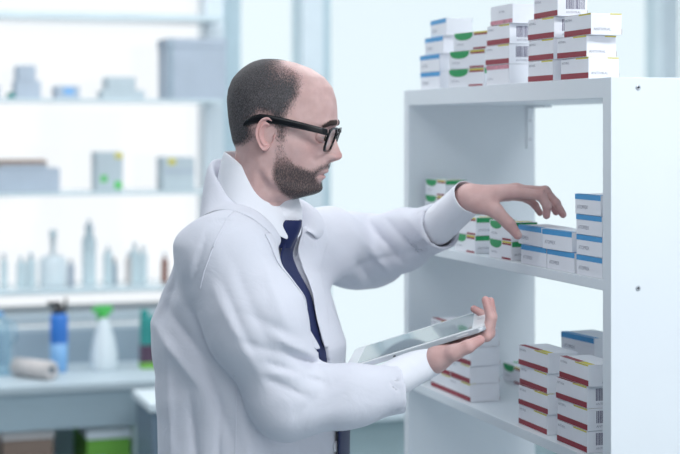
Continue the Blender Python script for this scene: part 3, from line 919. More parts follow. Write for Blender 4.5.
# ------------------------------------------------------------------ ear (one per side), polar grid
def ear(sgn):
    NR, NP = 22, 56
    V = []
    for i in range(NR):
        r = i / (NR - 1)
        for j in range(NP):
            a = 2 * PI * j / NP
            ca, sa = math.cos(a), math.sin(a)
            # outline : broad above, narrow lobe
            rx = .0160 * (1 - .30 * max(0, -sa) ** 1.3) * (1.0 + .06 * sa)
            rz = .0288
            rr = min(r / .93, 1.0)
            ex, ez = ca * rx * rr, sa * rz * rr
            rim = .0085 * math.exp(-((rr - .90) / .10) ** 2) * (1 if sa > -.55 else .5)
            front_gap = max(0, ca) ** 2 * (.5 if sa < .6 else .1)
            rim *= (1 - front_gap)
            anti = .0050 * math.exp(-((rr - .60) / .12) ** 2) * (1 if ca < .45 else .15)
            concha = -.0125 * math.exp(-(((ex - .002) / .0065) ** 2 + ((ez + .002) / .0095) ** 2))
            tragus = .0045 * math.exp(-(((ex - .0125) / .0035) ** 2 + ((ez + .003) / .005) ** 2))
            lobe = .002 * math.exp(-((ez + .025) / .006) ** 2)
            flare = .0085 * (-ex / .0165) + .009
            h = flare + rim + anti + concha + tragus + lobe
            if r > .93: h = h - (r - .93) / .07 * (.016 + flare * .6)
            tl = math.radians(-6)
            x = ex * math.cos(tl) - ez * math.sin(tl); z = ex * math.sin(tl) + ez * math.cos(tl)
            V.append((hx(268.3) + .0745 * abs(hs_) + x, sgn * (.0715 + h - .004), hz(134) + z))
    Fc = []
    for i in range(NR - 1):
        for j in range(NP):
            k = (j + 1) % NP
            q = (i * NP + j, i * NP + k, (i + 1) * NP + k, (i + 1) * NP + j)
            Fc.append(q if sgn > 0 else q[::-1])
    return np.array(V), np.array(Fc)

# eyeballs stay separate; the lids are part of the skin
def lid(sgn):
    c = np.array([hx(322.0), sgn * .0275, hz(135.3)]); V = []; Fc = []
    NU, NV = 16, 24
    for half, (a0, a1) in enumerate(((math.radians(-22), math.radians(178)), (math.radians(-178), math.radians(-31)))):
        b0 = len(V)
        for i in range(NU):
            e = a0 + (a1 - a0) * i / (NU - 1)
            for j in range(NV):
                z_ = math.radians(-90 + 180 * j / (NV - 1))
                r = .0126
                V.append(c + r * np.array([math.cos(e) * math.cos(z_), math.sin(z_), math.sin(e) * math.cos(z_)]))
        for i in range(NU - 1):
            for j in range(NV - 1):
                a = b0 + i * NV + j; Fc.append((a, a + 1, a + NV + 1, a + NV))
    return np.array(V), np.array(Fc)

# ------------------------------------------------------------------ hands
LW = P(468, 198, 2.785)
fingersL = dict(
    index=[P(514, 192, 2.772), P(541, 195.5, 2.757), P(547, 206, 2.752), P(546.5, 215.5, 2.757)],
    middle=[P(516, 190, 2.795), P(545, 191.5, 2.783), P(556, 203, 2.780), P(563, 214.5, 2.785)],
    ring=[P(513, 191, 2.817), P(540, 192, 2.815), P(551, 202, 2.815), P(556, 212, 2.82)],
    pinky=[P(507, 195, 2.836), P(527, 198, 2.842), P(535, 205, 2.845), P(540, 213, 2.85)])
thumbL = [P(480, 203, 2.772), P(496, 211, 2.755), P(509, 224, 2.750), P(517.5, 235, 2.752)]
RW = P(432, 358, 2.605)
fingersR = dict(
    index=[P(466, 344, 2.600), P(486.5, 335.5, 2.598), P(490.5, 317, 2.598), P(485.5, 300, 2.603)],
    middle=[P(468, 342, 2.625), P(489, 333, 2.625), P(492.5, 317, 2.625), P(490.5, 301, 2.630)],
    ring=[P(468, 341, 2.650), P(486, 332, 2.672), P(486.5, 316, 2.690), P(474, 309, 2.695)],
    pinky=[P(464, 342, 2.672), P(478, 337, 2.695), P(485, 328, 2.712), P(484, 318, 2.722)])
thumbR = [P(438, 357, 2.588), P(454, 352.5, 2.572), P(468, 346.5, 2.566), P(480, 340, 2.568)]
FR = dict(index=(.0098, .0088, .0078, .0064), middle=(.0100, .0090, .0078, .0064), ring=(.0096, .0086, .0075, .0062), pinky=(.0086, .0076, .0067, .0056))
def hand_fn(wr, arm, fg, th, palm_pts, wrad):
    def fn(p):
        d = cone(p, arm, wr, wrad[0], wrad[1])
        # palm : a fan of cones from the wrist to the knuckles
        for n, (wo, r0) in zip(('index', 'middle', 'ring', 'pinky'), palm_pts):
            d = smin(d, cone(p, wr + wo, fg[n][0], r0, FR[n][0] * 1.18), .012)
        d = smin(d, chain(p, [wr + palm_pts[0][0] * .8] + th[:2], (.016, .0165, .0125), .01), .014)
        e = chain(p, th[1:], (.0122, .0108, .0078), .003); d = smin(d, e, .006)
        allf = None
        for n in ('index', 'middle', 'ring', 'pinky'):
            f = chain(p, fg[n], FR[n], .003)
            # knuckle and pad swellings
            f = smin(f, np.sqrt(((p - np.asarray(fg[n][1], np.float32)) ** 2).sum(-1)) - FR[n][1] * 1.06, .004)
            allf = f if allf is None else np.minimum(allf, f)
        return smin(d, allf, .007)
    return fn
palmL = [(np.array([.004, -.014, .000]), .0165), (np.array([.004, -.004, .003]), .0175), (np.array([.004, .006, .002]), .0170), (np.array([.003, .016, -.003]), .0155)]
palmR = [(np.array([.004, -.014, -.002]), .0160), (np.array([.004, -.004, -.003]), .0170), (np.array([.004, .006, -.003]), .0165), (np.array([.003, .015, -.001]), .0155)]
LARM = P(440, 226, 2.86); RARM = P(378, 388, 2.575)
fnL = hand_fn(LW, LARM + (LW - LARM) * .35, fingersL, thumbL, palmL, (.028, .0235))
fnR = hand_fn(RW, RARM + (RW - RARM) * .35, fingersR, thumbR, palmR, (.0215, .0205))
def bounds(pts, pad):
    a = np.array(pts); return a.min(0) - pad, a.max(0) + pad
ptsL = [LW, LARM + (LW - LARM) * .45] + sum(fingersL.values(), []) + thumbL
ptsR = [RW, RARM + (RW - RARM) * .45] + sum(fingersR.values(), []) + thumbR
VL_, FL_ = surface_nets(fnL, *bounds(ptsL, .03), .0018)
VR_, FR_ = surface_nets(fnR, *bounds(ptsR, .03), .0018)

# ------------------------------------------------------------------ torso field (shared by coat, shirt and the hidden body)
BY = math.radians(-26)
fB = np.array([math.cos(BY), math.sin(BY), 0], np.float32); rB = np.array([math.sin(BY), -math.cos(BY), 0], np.float32)
ZB = 2.745
tor = [  # row, left, right, half width
    (205, 214, 274, .130), (220, 199, 283, .160), (238, 189, 297, .178), (262, 179, 314, .188), (290, 166, 326, .192), (317, 157.5, 333, .192), (345, 158.5, 343, .192),
    (372, 162, 343, .192), (410, 165, 342, .194), (454, 167, 341, .198), (600, 172, 345, .215), (760, 176, 350, .235)]
tz_ = np.array([EYE + (HZ - r[0]) / F * ZB for r in tor])[::-1]
tcx = np.array([((r[1] + r[2]) / 2 - 340) / F * ZB for r in tor])[::-1]
thx = np.array([(r[2] - r[1]) / 2 / F * ZB for r in tor])[::-1]
tb = np.array([r[3] for r in tor])[::-1]
ta = np.sqrt(np.maximum(thx ** 2 - (tb * fB[1]) ** 2, .05 ** 2)) / fB[0]
HEM = .60
def torso_local(p):
    z = p[..., 2]
    cx = np.interp(z, tz_, tcx).astype(np.float32)
    dx = p[..., 0] - cx; dy = p[..., 1] - np.float32(ZB)
    return dx * fB[0] + dy * fB[1], dx * rB[0] + dy * rB[1]
def torso(p, ztop=1.455):
    z = p[..., 2]
    u, v = torso_local(p)
    a = np.interp(z, tz_, ta).astype(np.float32); b = np.interp(z, tz_, tb).astype(np.float32)
    n = 2.25
    k = (np.abs(u / a) ** n + np.abs(v / b) ** n) ** (1 / n)
    d = (k - 1) * np.minimum(a, b) * .95
    return smax(d, z - ztop, .05)
def smax(a, b, k): return -smin(-a, -b, k)
SHR = P(226, 249, 2.585); SHL = P(329, 245, 2.900); NKB = P(259, 228, 2.745)
armR = [P(225, 262, 2.585), P(256, 322, 2.560), P(289, 400, 2.555), P(345, 397, 2.560), P(401, 388, 2.580)]
radR = [.070, .077, .0575, .0440, .0400]
armL = [SHL, P(352, 250, 3.00), P(371, 252, 3.045), P(402, 240, 2.955), P(441, 226, 2.858)]
radL = [.066, .064, .060, .051, .0425]

def shoulders(p, r=.058):
    return chain(p, [SHR + np.array([.012, .03, -.008]), NKB, SHL + np.array([-.01, -.03, .002])], (r + .004, r - .004, r + .004), .03)
def crease(p, a, b, amp, s, near=True):
    """furrow (amp > 0) or ridge (amp < 0) along a line seen from the front"""
    a = P(*a); b = P(*b); ax, az = a[0], a[2]; ex, ez = b[0] - ax, b[2] - az
    L2 = ex * ex + ez * ez
    t = np.clip(((p[..., 0] - ax) * ex + (p[..., 2] - az) * ez) / L2, 0, 1)
    q = (p[..., 0] - ax - t * ex) ** 2 + (p[..., 2] - az - t * ez) ** 2
    w = 1.55 * amp * np.exp(-np.sqrt(q + (.18 * s) ** 2) / (.75 * s)) * (.35 + .65 * np.sin(PI * np.clip(t * .9 + .05, 0, 1)))
    lim = (a[1] + b[1]) / 2 + .06
    if near: w = w * (p[..., 1] < lim)
    return w
creasesR = [  # right sleeve and flank
    ((283, 352, 2.5), (318, 371, 2.5), .010, .010), ((268, 362, 2.5), (322, 384, 2.5), .008, .009), ((276, 335, 2.5), (316, 360, 2.5), -.007, .011),
    ((266, 378, 2.5), (310, 398, 2.5), .006, .009), ((272, 372, 2.5), (318, 378, 2.5), -.006, .008),
    ((296, 415, 2.5), (335, 384, 2.5), .004, .009), ((322, 410, 2.5), (352, 390, 2.5), .003, .010),
    ((232, 262, 2.5), (270, 345, 2.5), .004, .016), ((258, 250, 2.5), (290, 330, 2.5), -.005, .016), ((214, 290, 2.5), (262, 378, 2.5), -.005, .014),
    ((222, 282, 2.5), (255, 352, 2.5), .004, .010), ((240, 340, 2.5), (278, 352, 2.5), .005, .012), ((246, 312, 2.5), (300, 338, 2.5), .004, .012),
    ((206, 232, 2.5), (190, 288, 2.5), .005, .007), ((212, 226, 2.5), (232, 218, 2.5), .004, .006),
]
creasesB = [  # back and skirt of the coat
    ((186, 262, 2.7), (168, 318, 2.7), .008, .018), ((176, 305, 2.7), (215, 352, 2.7), .007, .014), ((162, 322, 2.7), (206, 372, 2.7), -.008, .016),
    ((172, 330, 2.7), (178, 454, 2.7), -.005, .014), ((196, 380, 2.7), (206, 470, 2.7), .006, .014), ((226, 376, 2.7), (224, 500, 2.7), .003, .004),
    ((250, 420, 2.7), (262, 520, 2.7), -.006, .018), ((300, 445, 2.7), (310, 540, 2.7), .006, .018), ((210, 352, 2.7), (236, 420, 2.7), .005, .014),
]
creasesL = [
    ((338, 232, 2.95), (372, 282, 2.95), .008, .010), ((350, 222, 2.95), (392, 276, 2.95), -.006, .010), ((366, 220, 2.95), (404, 262, 2.95), .006, .009),
    ((385, 218, 2.9), (420, 256, 2.9), .004, .009), ((402, 212, 2.9), (432, 248, 2.9), -.003, .009), ((330, 262, 2.95), (352, 282, 2.95), .006, .010),
    ((352, 264, 2.95), (420, 250, 2.9), .004, .008),
]
def wob(p):
    x, y, z = p[..., 0], p[..., 1], p[..., 2]
    w = np.sin(38 * x + 21 * z + 2.2 * np.sin(17 * z + 9 * y)) * np.sin(29 * z - 13 * x + 1.7 * np.sin(21 * x + 8 * y))
    w2 = np.sin(83 * x - 52 * z + 1.5 * np.sin(40 * z)) * np.sin(61 * z + 47 * x + 30 * y)
    return .0016 * w + .0006 * w2
def coat_raw(p):
    T = torso(p)
    T = T + sum(crease(p, *c) for c in creasesB)
    S = shoulders(p)
    aR = chain(p, armR, radR, .035); aL = chain(p, armL, radL, .035)
    aR = aR + sum(crease(p, *c) for c in creasesR)
    aL = aL + sum(crease(p, *c, near=False) for c in creasesL)
    d = smin(T, S, .035)
    kk = np.interp(p[..., 2], [1.28, 1.41], [.005, .045]).astype(np.float32)
    d = smin(d, aR, kk)
    d = smin(d, aL, kk * .7 + .004)
    return d + wob(p)
dirR = (armR[-1] - armR[-2]); dirR /= np.linalg.norm(dirR)
dirL = (armL[-1] - armL[-2]); dirL /= np.linalg.norm(dirL)
def vwidth(z): return np.interp(z, [.5, 1.10, 1.18, 1.24, 1.335, 1.40, 1.44, 1.50], [.040, .024, .014, .018, .046, .062, .072, .082]).astype(np.float32)
def vcentre(z): return np.interp(z, [1.0, 1.10, 1.20, 1.24], [-.088, -.078, .006, .018]).astype(np.float32)
def coat(p):
    d = coat_raw(p)
    z = p[..., 2]
    u, v = torso_local(p)
    a = np.interp(z, tz_, ta).astype(np.float32)
    # the open front
    op = np.maximum(np.abs(v - vcentre(z)) - vwidth(z), np.maximum(a * .70 - u, .0 * z))
    d = np.maximum(d, -op)
    # the neck opening
    nk = cone(p, P(266, 222, 2.735), P(258, 120, 2.715), .078, .092)
    d = np.maximum(d, -nk)
    # hem and sleeve ends, hollow sleeves
    d = np.maximum(d, HEM - z)
    for arm, dr, r in ((armR, dirR, radR), (armL, dirL, radL)):
        e = arm[-1]
        ax = (p - e.astype(np.float32)) @ dr.astype(np.float32)
        near = np.sqrt(((p - e.astype(np.float32)) ** 2).sum(-1)) < .16
        d = np.where(near, np.maximum(d, ax), d)
        hol = cone(p, e - dr * .05, e + dr * .03, r[-1] - .0065, r[-1] - .0055)
        d = np.where(near, np.maximum(d, -hol), d)
    # hollow skirt
    return np.maximum(d, -(np.maximum(coat_raw_lo(p) + .03, z - .95)))
def coat_raw_lo(p): return torso(p)
CV, CF = surface_nets(coat, (-.36, 2.44, HEM - .02), (.215, 3.15, 1.53), .0045)

def shirt_fn(p):
    d = smin(torso(p) + .016, shoulders(p, .044), .045)
    d = smin(d, cone(p, P(264, 214, 2.735), P(262, 196, 2.73), .066, .060), .02)
    d = np.maximum(d, 1.0 - p[..., 2])
    return d

# ------------------------------------------------------------------ hidden part of the body (under the clothes), trousers, shoes
HIPR, HIPL = np.array([-.16, 2.66, .93]), np.array([-.12, 2.83, .93])
KNR, KNL = np.array([-.12, 2.645, .50]), np.array([-.09, 2.835, .50])
ANR, ANL = np.array([-.15, 2.64, .10]), np.array([-.12, 2.845, .10])
def inner(p):
    d = smin(torso(p) + .040, shoulders(p, .030), .04)
    d = np.maximum(d, .90 - p[..., 2])
    d = smin(d, chain(p, [x for x in armR[:-1]] + [RARM, RW - (RW - RARM) * .4], (.045, .044, .036, .028, .022, .019), .02), .02)
    d = smin(d, chain(p, [x for x in armL[:-1]] + [LW - (LW - armL[-1]) * .4], (.045, .042, .036, .032, .026), .02), .02)
    d = smin(d, chain(p, [HIPR, KNR, ANR], (.085, .050, .034)), .03)
    d = smin(d, chain(p, [HIPL, KNL, ANL], (.085, .050, .034)), .03)
    d = smin(d, cone(p, P(258, 232, 2.745), P(258, 200, 2.73), .042, .046), .03)
    return d
IV, IF_ = surface_nets(inner, (-.36, 2.44, .05), (.22, 3.15, 1.52), .012)
def trousers_fn(p):
    d = smin(chain(p, [HIPR + np.array([.03, 0, .02]), KNR, ANR], (.105, .075, .062)), chain(p, [HIPL + np.array([.03, 0, .02]), KNL, ANL], (.105, .075, .062)), .03)
    w = torso(p) + .030
    d = smin(d, np.maximum(w, np.maximum(p[..., 2] - 1.04, .90 - p[..., 2])), .03)
    return np.maximum(np.maximum(d, .075 - p[..., 2]), p[..., 2] - 1.04)
TV, TF = surface_nets(trousers_fn, (-.36, 2.50, .05), (.12, 3.02, 1.06), .010)
def shoe_fn(an):
    def fn(p):
        q = p - np.array([an[0], an[1], 0], np.float32)
        t = np.array([.94, -.34, 0], np.float32)
        a = np.array([-.05, .017, .045]); b = np.array([.10, -.035, .032]); c = np.array([.17, -.06, .026])
        d = chain(q, [a, b, c], (.043, .042, .030), .02)
        d = smin(d, cone(q, (-.02, .006, .05), (-.01, .003, .10), .040, .040), .03)
        return np.maximum(d, -q[..., 2] + .0005)
    return fn
# ------------------------------------------------------------------ materials of the man
def skin_material():
    m = bpy.data.materials.new('skin'); m.use_nodes = True
    nt = m.node_tree; b = nt.nodes['Principled BSDF']
    N = nt.nodes.new; Lk = nt.links.new
    tc = N('ShaderNodeTexCoord')
    n1 = N('ShaderNodeTexNoise'); n1.inputs['Scale'].default_value = 45; n1.inputs['Detail'].default_value = 5
    Lk(tc.outputs['Object'], n1.inputs['Vector'])
    rp = N('ShaderNodeValToRGB'); e = rp.color_ramp.elements
    e[0].position = .32; e[0].color = (.57, .365, .345, 1); e[1].position = .68; e[1].color = (.67, .46, .44, 1)
    Lk(n1.outputs['Fac'], rp.inputs['Fac'])
    def mixin(prev, attr, col, f=1.0):
        at = N('ShaderNodeAttribute'); at.attribute_name = attr
        mu = N('ShaderNodeMath'); mu.operation = 'MULTIPLY'; mu.inputs[1].default_value = f
        Lk(at.outputs['Fac'], mu.inputs[0])
        mx = N('ShaderNodeMix'); mx.data_type = 'RGBA'
        Lk(mu.outputs[0], mx.inputs['Factor']); Lk(prev, mx.inputs['A']); mx.inputs['B'].default_value = (*col, 1)
        return mx.outputs['Result']
    c = mixin(rp.outputs['Color'], 'red', (.58, .28, .27), .7)
    c = mixin(c, 'lip', (.50, .27, .26), .6)
    c = mixin(c, 'nail', (.66, .45, .42), .8)
    Lk(c, b.inputs['Base Color'])
    b.inputs['Roughness'].default_value = .48; b.inputs['Specular IOR Level'].default_value = .35
    b.inputs['Subsurface Weight'].default_value = .12; b.inputs['Subsurface Radius'].default_value = (1, .4, .25); b.inputs['Subsurface Scale'].default_value = .006
    n2 = N('ShaderNodeTexNoise'); n2.inputs['Scale'].default_value = 420; n2.inputs['Detail'].default_value = 3
    Lk(tc.outputs['Object'], n2.inputs['Vector'])
    bp = N('ShaderNodeBump'); bp.inputs['Strength'].default_value = .12; bp.inputs['Distance'].default_value = .001
    Lk(n2.outputs['Fac'], bp.inputs['Height']); Lk(bp.outputs['Normal'], b.inputs['Normal'])
    return m


def hair_material(name, c0, c1, dens, sc=900.0):
    """short hair: a thin layer whose coverage follows the 'cover' attribute, broken up by fine grain"""
    m = bpy.data.materials.new(name); m.use_nodes = True
    nt = m.node_tree; b = nt.nodes['Principled BSDF']; N = nt.nodes.new; Lk = nt.links.new
    tc = N('ShaderNodeTexCoord'); mp = N('ShaderNodeMapping'); mp.inputs['Scale'].default_value = (1, 1, .45)
    Lk(tc.outputs['Object'], mp.inputs['Vector'])
    n = N('ShaderNodeTexNoise'); n.inputs['Scale'].default_value = sc; n.inputs['Detail'].default_value = 2
    Lk(mp.outputs['Vector'], n.inputs['Vector'])
    rp = N('ShaderNodeValToRGB'); rp.color_ramp.elements[0].position = .35; rp.color_ramp.elements[1].position = .7
    rp.color_ramp.elements[0].color = (*c0, 1); rp.color_ramp.elements[1].color = (*c1, 1)
    Lk(n.outputs['Fac'], rp.inputs['Fac']); Lk(rp.outputs['Color'], b.inputs['Base Color'])
    at = N('ShaderNodeAttribute'); at.attribute_name = 'cover'
    a = N('ShaderNodeMath'); a.operation = 'MULTIPLY'; a.inputs[1].default_value = dens; Lk(at.outputs['Fac'], a.inputs[0])
    # alpha = clamp((cover*dens - grain*.55) * 3 + .2)
    n3 = N('ShaderNodeTexNoise'); n3.inputs['Scale'].default_value = sc * .6; n3.inputs['Detail'].default_value = 2
    Lk(mp.outputs['Vector'], n3.inputs['Vector'])
    g = N('ShaderNodeMath'); g.operation = 'MULTIPLY'; g.inputs[1].default_value = .75; Lk(n3.outputs['Fac'], g.inputs[0])
    s = N('ShaderNodeMath'); s.operation = 'SUBTRACT'; Lk(a.outputs[0], s.inputs[0]); Lk(g.outputs[0], s.inputs[1])
    k = N('ShaderNodeMath'); k.operation = 'MULTIPLY_ADD'; k.use_clamp = True; k.inputs[1].default_value = 2.2; k.inputs[2].default_value = .12
    Lk(s.outputs[0], k.inputs[0]); Lk(k.outputs[0], b.inputs['Alpha'])
    b.inputs['Roughness'].default_value = .7; b.inputs['Specular IOR Level'].default_value = .25
    bp = N('ShaderNodeBump'); bp.inputs['Strength'].default_value = .5; bp.inputs['Distance'].default_value = .001
    Lk(n.outputs['Fac'], bp.inputs['Height']); Lk(bp.outputs['Normal'], b.inputs['Normal'])
    return m


def cloth_material(name, col, rough=.75, weave=1400.0, bump=.12, wr=0.25):
    m = bpy.data.materials.new(name); m.use_nodes = True
    nt = m.node_tree; b = nt.nodes['Principled BSDF']; N = nt.nodes.new; Lk = nt.links.new
    b.inputs['Base Color'].default_value = (*col, 1); b.inputs['Roughness'].default_value = rough
    b.inputs['Specular IOR Level'].default_value = .2; b.inputs['Sheen Weight'].default_value = .08
    tc = N('ShaderNodeTexCoord')
    n = N('ShaderNodeTexNoise'); n.inputs['Scale'].default_value = weave; Lk(tc.outputs['Object'], n.inputs['Vector'])
    n2 = N('ShaderNodeTexNoise'); n2.inputs['Scale'].default_value = 22; n2.inputs['Detail'].default_value = 3; n2.inputs['Distortion'].default_value = 1.2
    Lk(tc.outputs['Object'], n2.inputs['Vector'])
    b1 = N('ShaderNodeBump'); b1.inputs['Strength'].default_value = wr; b1.inputs['Distance'].default_value = .006; Lk(n2.outputs['Fac'], b1.inputs['Height'])
    b2 = N('ShaderNodeBump'); b2.inputs['Strength'].default_value = bump; b2.inputs['Distance'].default_value = .0006; Lk(n.outputs['Fac'], b2.inputs['Height'])
    Lk(b1.outputs['Normal'], b2.inputs['Normal']); Lk(b2.outputs['Normal'], b.inputs['Normal'])
    return m


M['skin'] = skin_material()
M['hair'] = hair_material('short_dark_hair', (.034, .031, .034), (.15, .138, .145), .80)
M['beard'] = hair_material('beard_stubble', (.034, .029, .031), (.125, .104, .105), .66, 1100)
M['brow'] = hair_material('eyebrow_hair', (.03, .02, .018), (.07, .05, .045), 1.0, 1200)
M['coat'] = cloth_material('lab_coat_cotton', (.68, .69, .765), .8)
M['shirt'] = cloth_material('shirt_cotton', (.82, .83, .89), .7, wr=.1)
M['tie'] = cloth_material('navy_tie_silk', (.012, .020, .085), .45, 700, .3, .05)
M['trouser'] = cloth_material('navy_trousers', (.015, .02, .05), .8)
M['shoe'] = mat('black_leather', (.015, .014, .014), .3, .5, var=.1)
M['eye'] = mat('eye_white', (.72, .70, .68), .15, .5, var=.02)
M['iris'] = mat('iris_dark', (.05, .035, .02), .15, .5, var=.1)
M['frame'] = mat('black_acetate', (.006, .006, .008), .25, .5, var=.02)
M['lens'] = glass_mat('spectacle_lens', (.96, .98, 1.0), .20, .01)
M['button'] = mat('coat_button', (.70, .71, .76), .3, .5, var=.02)
M['buttonhole'] = mat('dark_buttonhole', (.10, .11, .15), .7, .2)

# ------------------------------------------------------------------ the body: head, ears, lids, hands and what the clothes hide, one mesh
head_w = h2w(hv)
parts = [(head_w, HF)]
for s in (-1, 1):
    ev, ef = ear(s); parts.append((h2w(ev), ef))
    lv, lf = lid(s); parts.append((h2w(lv), lf))
parts += [(VL_, FL_), (VR_, FR_), (IV, IF_)]
V = []; Fc = []; n = 0; offs = []
for v, f in parts:
    offs.append(n); V.append(v); Fc.append(np.asarray(f) + n); n += len(v)
V = np.concatenate(V); Fc = np.concatenate(Fc)
person = mesh_obj('person', V - BASE, Fc, M['skin'], None, True, loc=tuple(BASE))
tag(person, 'man in white lab coat, glasses and navy tie reaching into the shelf', 'person')
me = person.data
def vattr(me, name, vals):
    a = me.attributes.new(name, 'FLOAT', 'POINT'); a.data.foreach_set('value', np.asarray(vals, np.float32))
red = np.zeros(len(V)); lip = np.zeros(len(V)); nail = np.zeros(len(V))
nh = len(hv)
lip[:nh] = m_lip
red[:nh] = .6 * np.exp(-((gpx - 339) / 6) ** 2 - ((gpy - 155) / 6) ** 2) + .35 * np.exp(-((gpx - 312) / 10) ** 2 - ((gpy - 150) / 9) ** 2)
# ears redder
for k in (1, 3): red[offs[k]:offs[k] + len(parts[k][0])] = .55
def near(vs, pts, r):
    d = np.min([np.linalg.norm(vs - q, axis=1) for q in pts], axis=0); return np.exp(-(d / r) ** 2)
for off, vs, fg, th, wr in ((offs[5], VL_, fingersL, thumbL, LW), (offs[6], VR_, fingersR, thumbR, RW)):
    tips = [f[3] for f in fg.values()] + [th[3]]
    kn = [f[0] for f in fg.values()] + [f[1] for f in fg.values()] + [th[2]]
    red[off:off + len(vs)] = np.clip(.25 + .75 * near(vs, tips, .016) + .30 * near(vs, kn, .010), 0, 1)
# nail of the reaching thumb, index and middle finger: small dorsal ovals
for fg3 in (fingersL['index'], fingersL['middle'], thumbL):
    tip, dip = np.array(fg3[3]), np.array(fg3[2]); ax = (tip - dip) / np.linalg.norm(tip - dip)
    dor = np.array([.55, -.25, .8]) if fg3 is not thumbL else np.array([.45, -.85, .35])
    dor = dor - ax * (dor @ ax); dor /= np.linalg.norm(dor); q = tip + dor * .0075 + ax * .0005
    dd = VL_ - q; al = dd @ ax; la = np.linalg.norm(dd - np.outer(al, ax), axis=1)
    nail[offs[5]:offs[5] + len(VL_)] = np.maximum(nail[offs[5]:offs[5] + len(VL_)], np.clip(1.6 - ((al / .0062) ** 2 + (la / .0052) ** 2), 0, 1))
vattr(me, 'red', red); vattr(me, 'lip', lip); vattr(me, 'nail', nail)

# hair, beard and eyebrows: thin layers over the skin
hn = np.zeros_like(head_w)
fa = head_w[HF]; fnorm = np.cross(fa[:, 2] - fa[:, 0], fa[:, 3] - fa[:, 1])
for c in range(4): np.add.at(hn, HF[:, c], fnorm)
hn /= np.maximum(np.linalg.norm(hn, axis=1, keepdims=True), 1e-12)
if ((head_w - head_w.mean(0)) * hn).sum(1).mean() < 0: hn = -hn
def layer(name, m, material, lift, label=None):
    keep = (m[HF] > .02).any(1)
    f = HF[keep]; ids, inv = np.unique(f, return_inverse=True)
    v = head_w[ids] + hn[ids] * (.0003 + lift * m[ids])[:, None]
    o = mesh_obj(name, v - BASE, inv.reshape(f.shape), material, person, True)
    vattr(o.data, 'cover', m[ids])
    if label: o['label'] = label
    return o
layer('hair', m_hair, M['hair'], .0022, 'dark hair cropped short at back and sides')
layer('beard', m_beard, M['beard'], .0022, 'short dark beard and moustache')
side_l = np.where(hv[:, 1] > 0, 1.0, 0.0)
layer('eyebrow', m_brow * side_l, M['brow'], .0016); layer('eyebrow', m_brow * (1 - side_l), M['brow'], .0016)
for s in (-1, 1):
    bm = bmesh.new(); bmesh.ops.create_uvsphere(bm, u_segments=20, v_segments=14, radius=.0118)
    for f in bm.faces: f.smooth = True
    c = h2w(np.array([hx(322.0), s * .0275, hz(135.3)])) - BASE
    e = bm_obj('eye', bm, M['eye'], person, True, loc=tuple(c))
    bm = bmesh.new(); bmesh.ops.create_uvsphere(bm, u_segments=16, v_segments=10, radius=.0062)
    bmesh.ops.scale(bm, vec=(.45, 1, 1), verts=bm.verts[:])
    bm_obj('iris', bm, M['iris'], e, True, loc=(.0098, -.002, -.0035))

# ------------------------------------------------------------------ clothes
lab = pobj('lab_coat', CV, CF, M['coat'], person)
sv, sf = surface_nets(shirt_fn, (-.34, 2.48, .99), (.10, 3.02, 1.50), .008)
shirt = pobj('shirt', sv, sf, M['shirt'], person)
tv_, tf_ = TV, TF
pobj('trousers', TV, TF, M['trouser'], person)
for an in (ANR, ANL):
    q, f = surface_nets(shoe_fn(an), (an[0] - .12, an[1] - .14, -.01), (an[0] + .25, an[1] + .10, .16), .007)
    pobj('shoe', q, f, M['shoe'], person)

# neck ring: z falls from nape to throat
def ringpt(phi, r, zb, zf, c=P(258.5, 178, 2.722), fwd=.0, kf=.745):
    """phi 0 = throat, +-pi = nape (about the body axis); zb / zf heights at nape and throat"""
    w = (1 + math.cos(phi)) / 2
    z = zb + (zf - zb) * w
    shift = (fB * fwd * w)
    d = fB * math.cos(phi) * kf + rB * math.sin(phi)
    q = np.array([c[0], c[1], 0.0]) + d * r + shift; q[2] = z
    return q
def zrow(py, Z=2.72): return EYE + (HZ - py) / F * Z
# shirt collar: stand and fallen leaf
NC = 61
V = []
for i in range(NC):
    phi = math.radians(10 + 340 * i / (NC - 1))
    w = (1 + math.cos(phi)) / 2
    wc = w ** 3
    w2 = w ** 2.3
    def zr(a, b): return zrow(a + (b - a) * w2)
    for r, a, b in ((.0660, 172, 222), (.0675, 153, 205), (.0695, 151, 203.5), (.0725, 154, 206), (.0800 + .001 * wc, 170, 222 + wc), (.0890 + .001 * wc, 190, 238 + 2 * wc)):
        V.append(ringpt(phi, r, zr(a, b), zr(a, b)))
V = np.array(V)
collar = pobj('collar', V, grid_faces(NC, 6), M['shirt'], shirt, solid=.0016, sub=2)
# coat collar
NC = 49
V = []
for i in range(NC):
    phi = math.radians(40 + 280 * i / (NC - 1))
    w = (1 + math.cos(phi)) / 2
    K = dict(kf=.92, fwd=.004)
    V.append(ringpt(phi, .0790, zrow(180), zrow(258), **K))
    V.append(ringpt(phi, .0815, zrow(163), zrow(245), **K))
    V.append(ringpt(phi, .0845, zrow(159.5), zrow(242), **K))
    V.append(ringpt(phi, .0900, zrow(162), zrow(243), **K))
    V.append(ringpt(phi, .1010 + .004 * math.sin(phi) ** 2, zrow(174), zrow(246), **K))
    V.append(ringpt(phi, .1120 + .020 * math.sin(phi) ** 2, zrow(190), zrow(250), **K))
V = np.array(V, np.float32)
V = V.reshape(NC, 6, 3)
V[:, 3:] = snap(coat_raw, V[:, 3:].reshape(-1, 3), np.tile([.004, .005, .005], NC)).reshape(NC, 3, 3)
V[:, 5] = snap(coat_raw, V[:, 5], -.0008, True)
V[:, 4] = .5 * V[:, 4] + .25 * (V[:, 3] + V[:, 5]); V[:, 4] = snap(coat_raw, V[:, 4], .008)
pobj('collar', V.reshape(-1, 3), grid_faces(NC, 6), M['coat'], lab, solid=.003, sub=2)

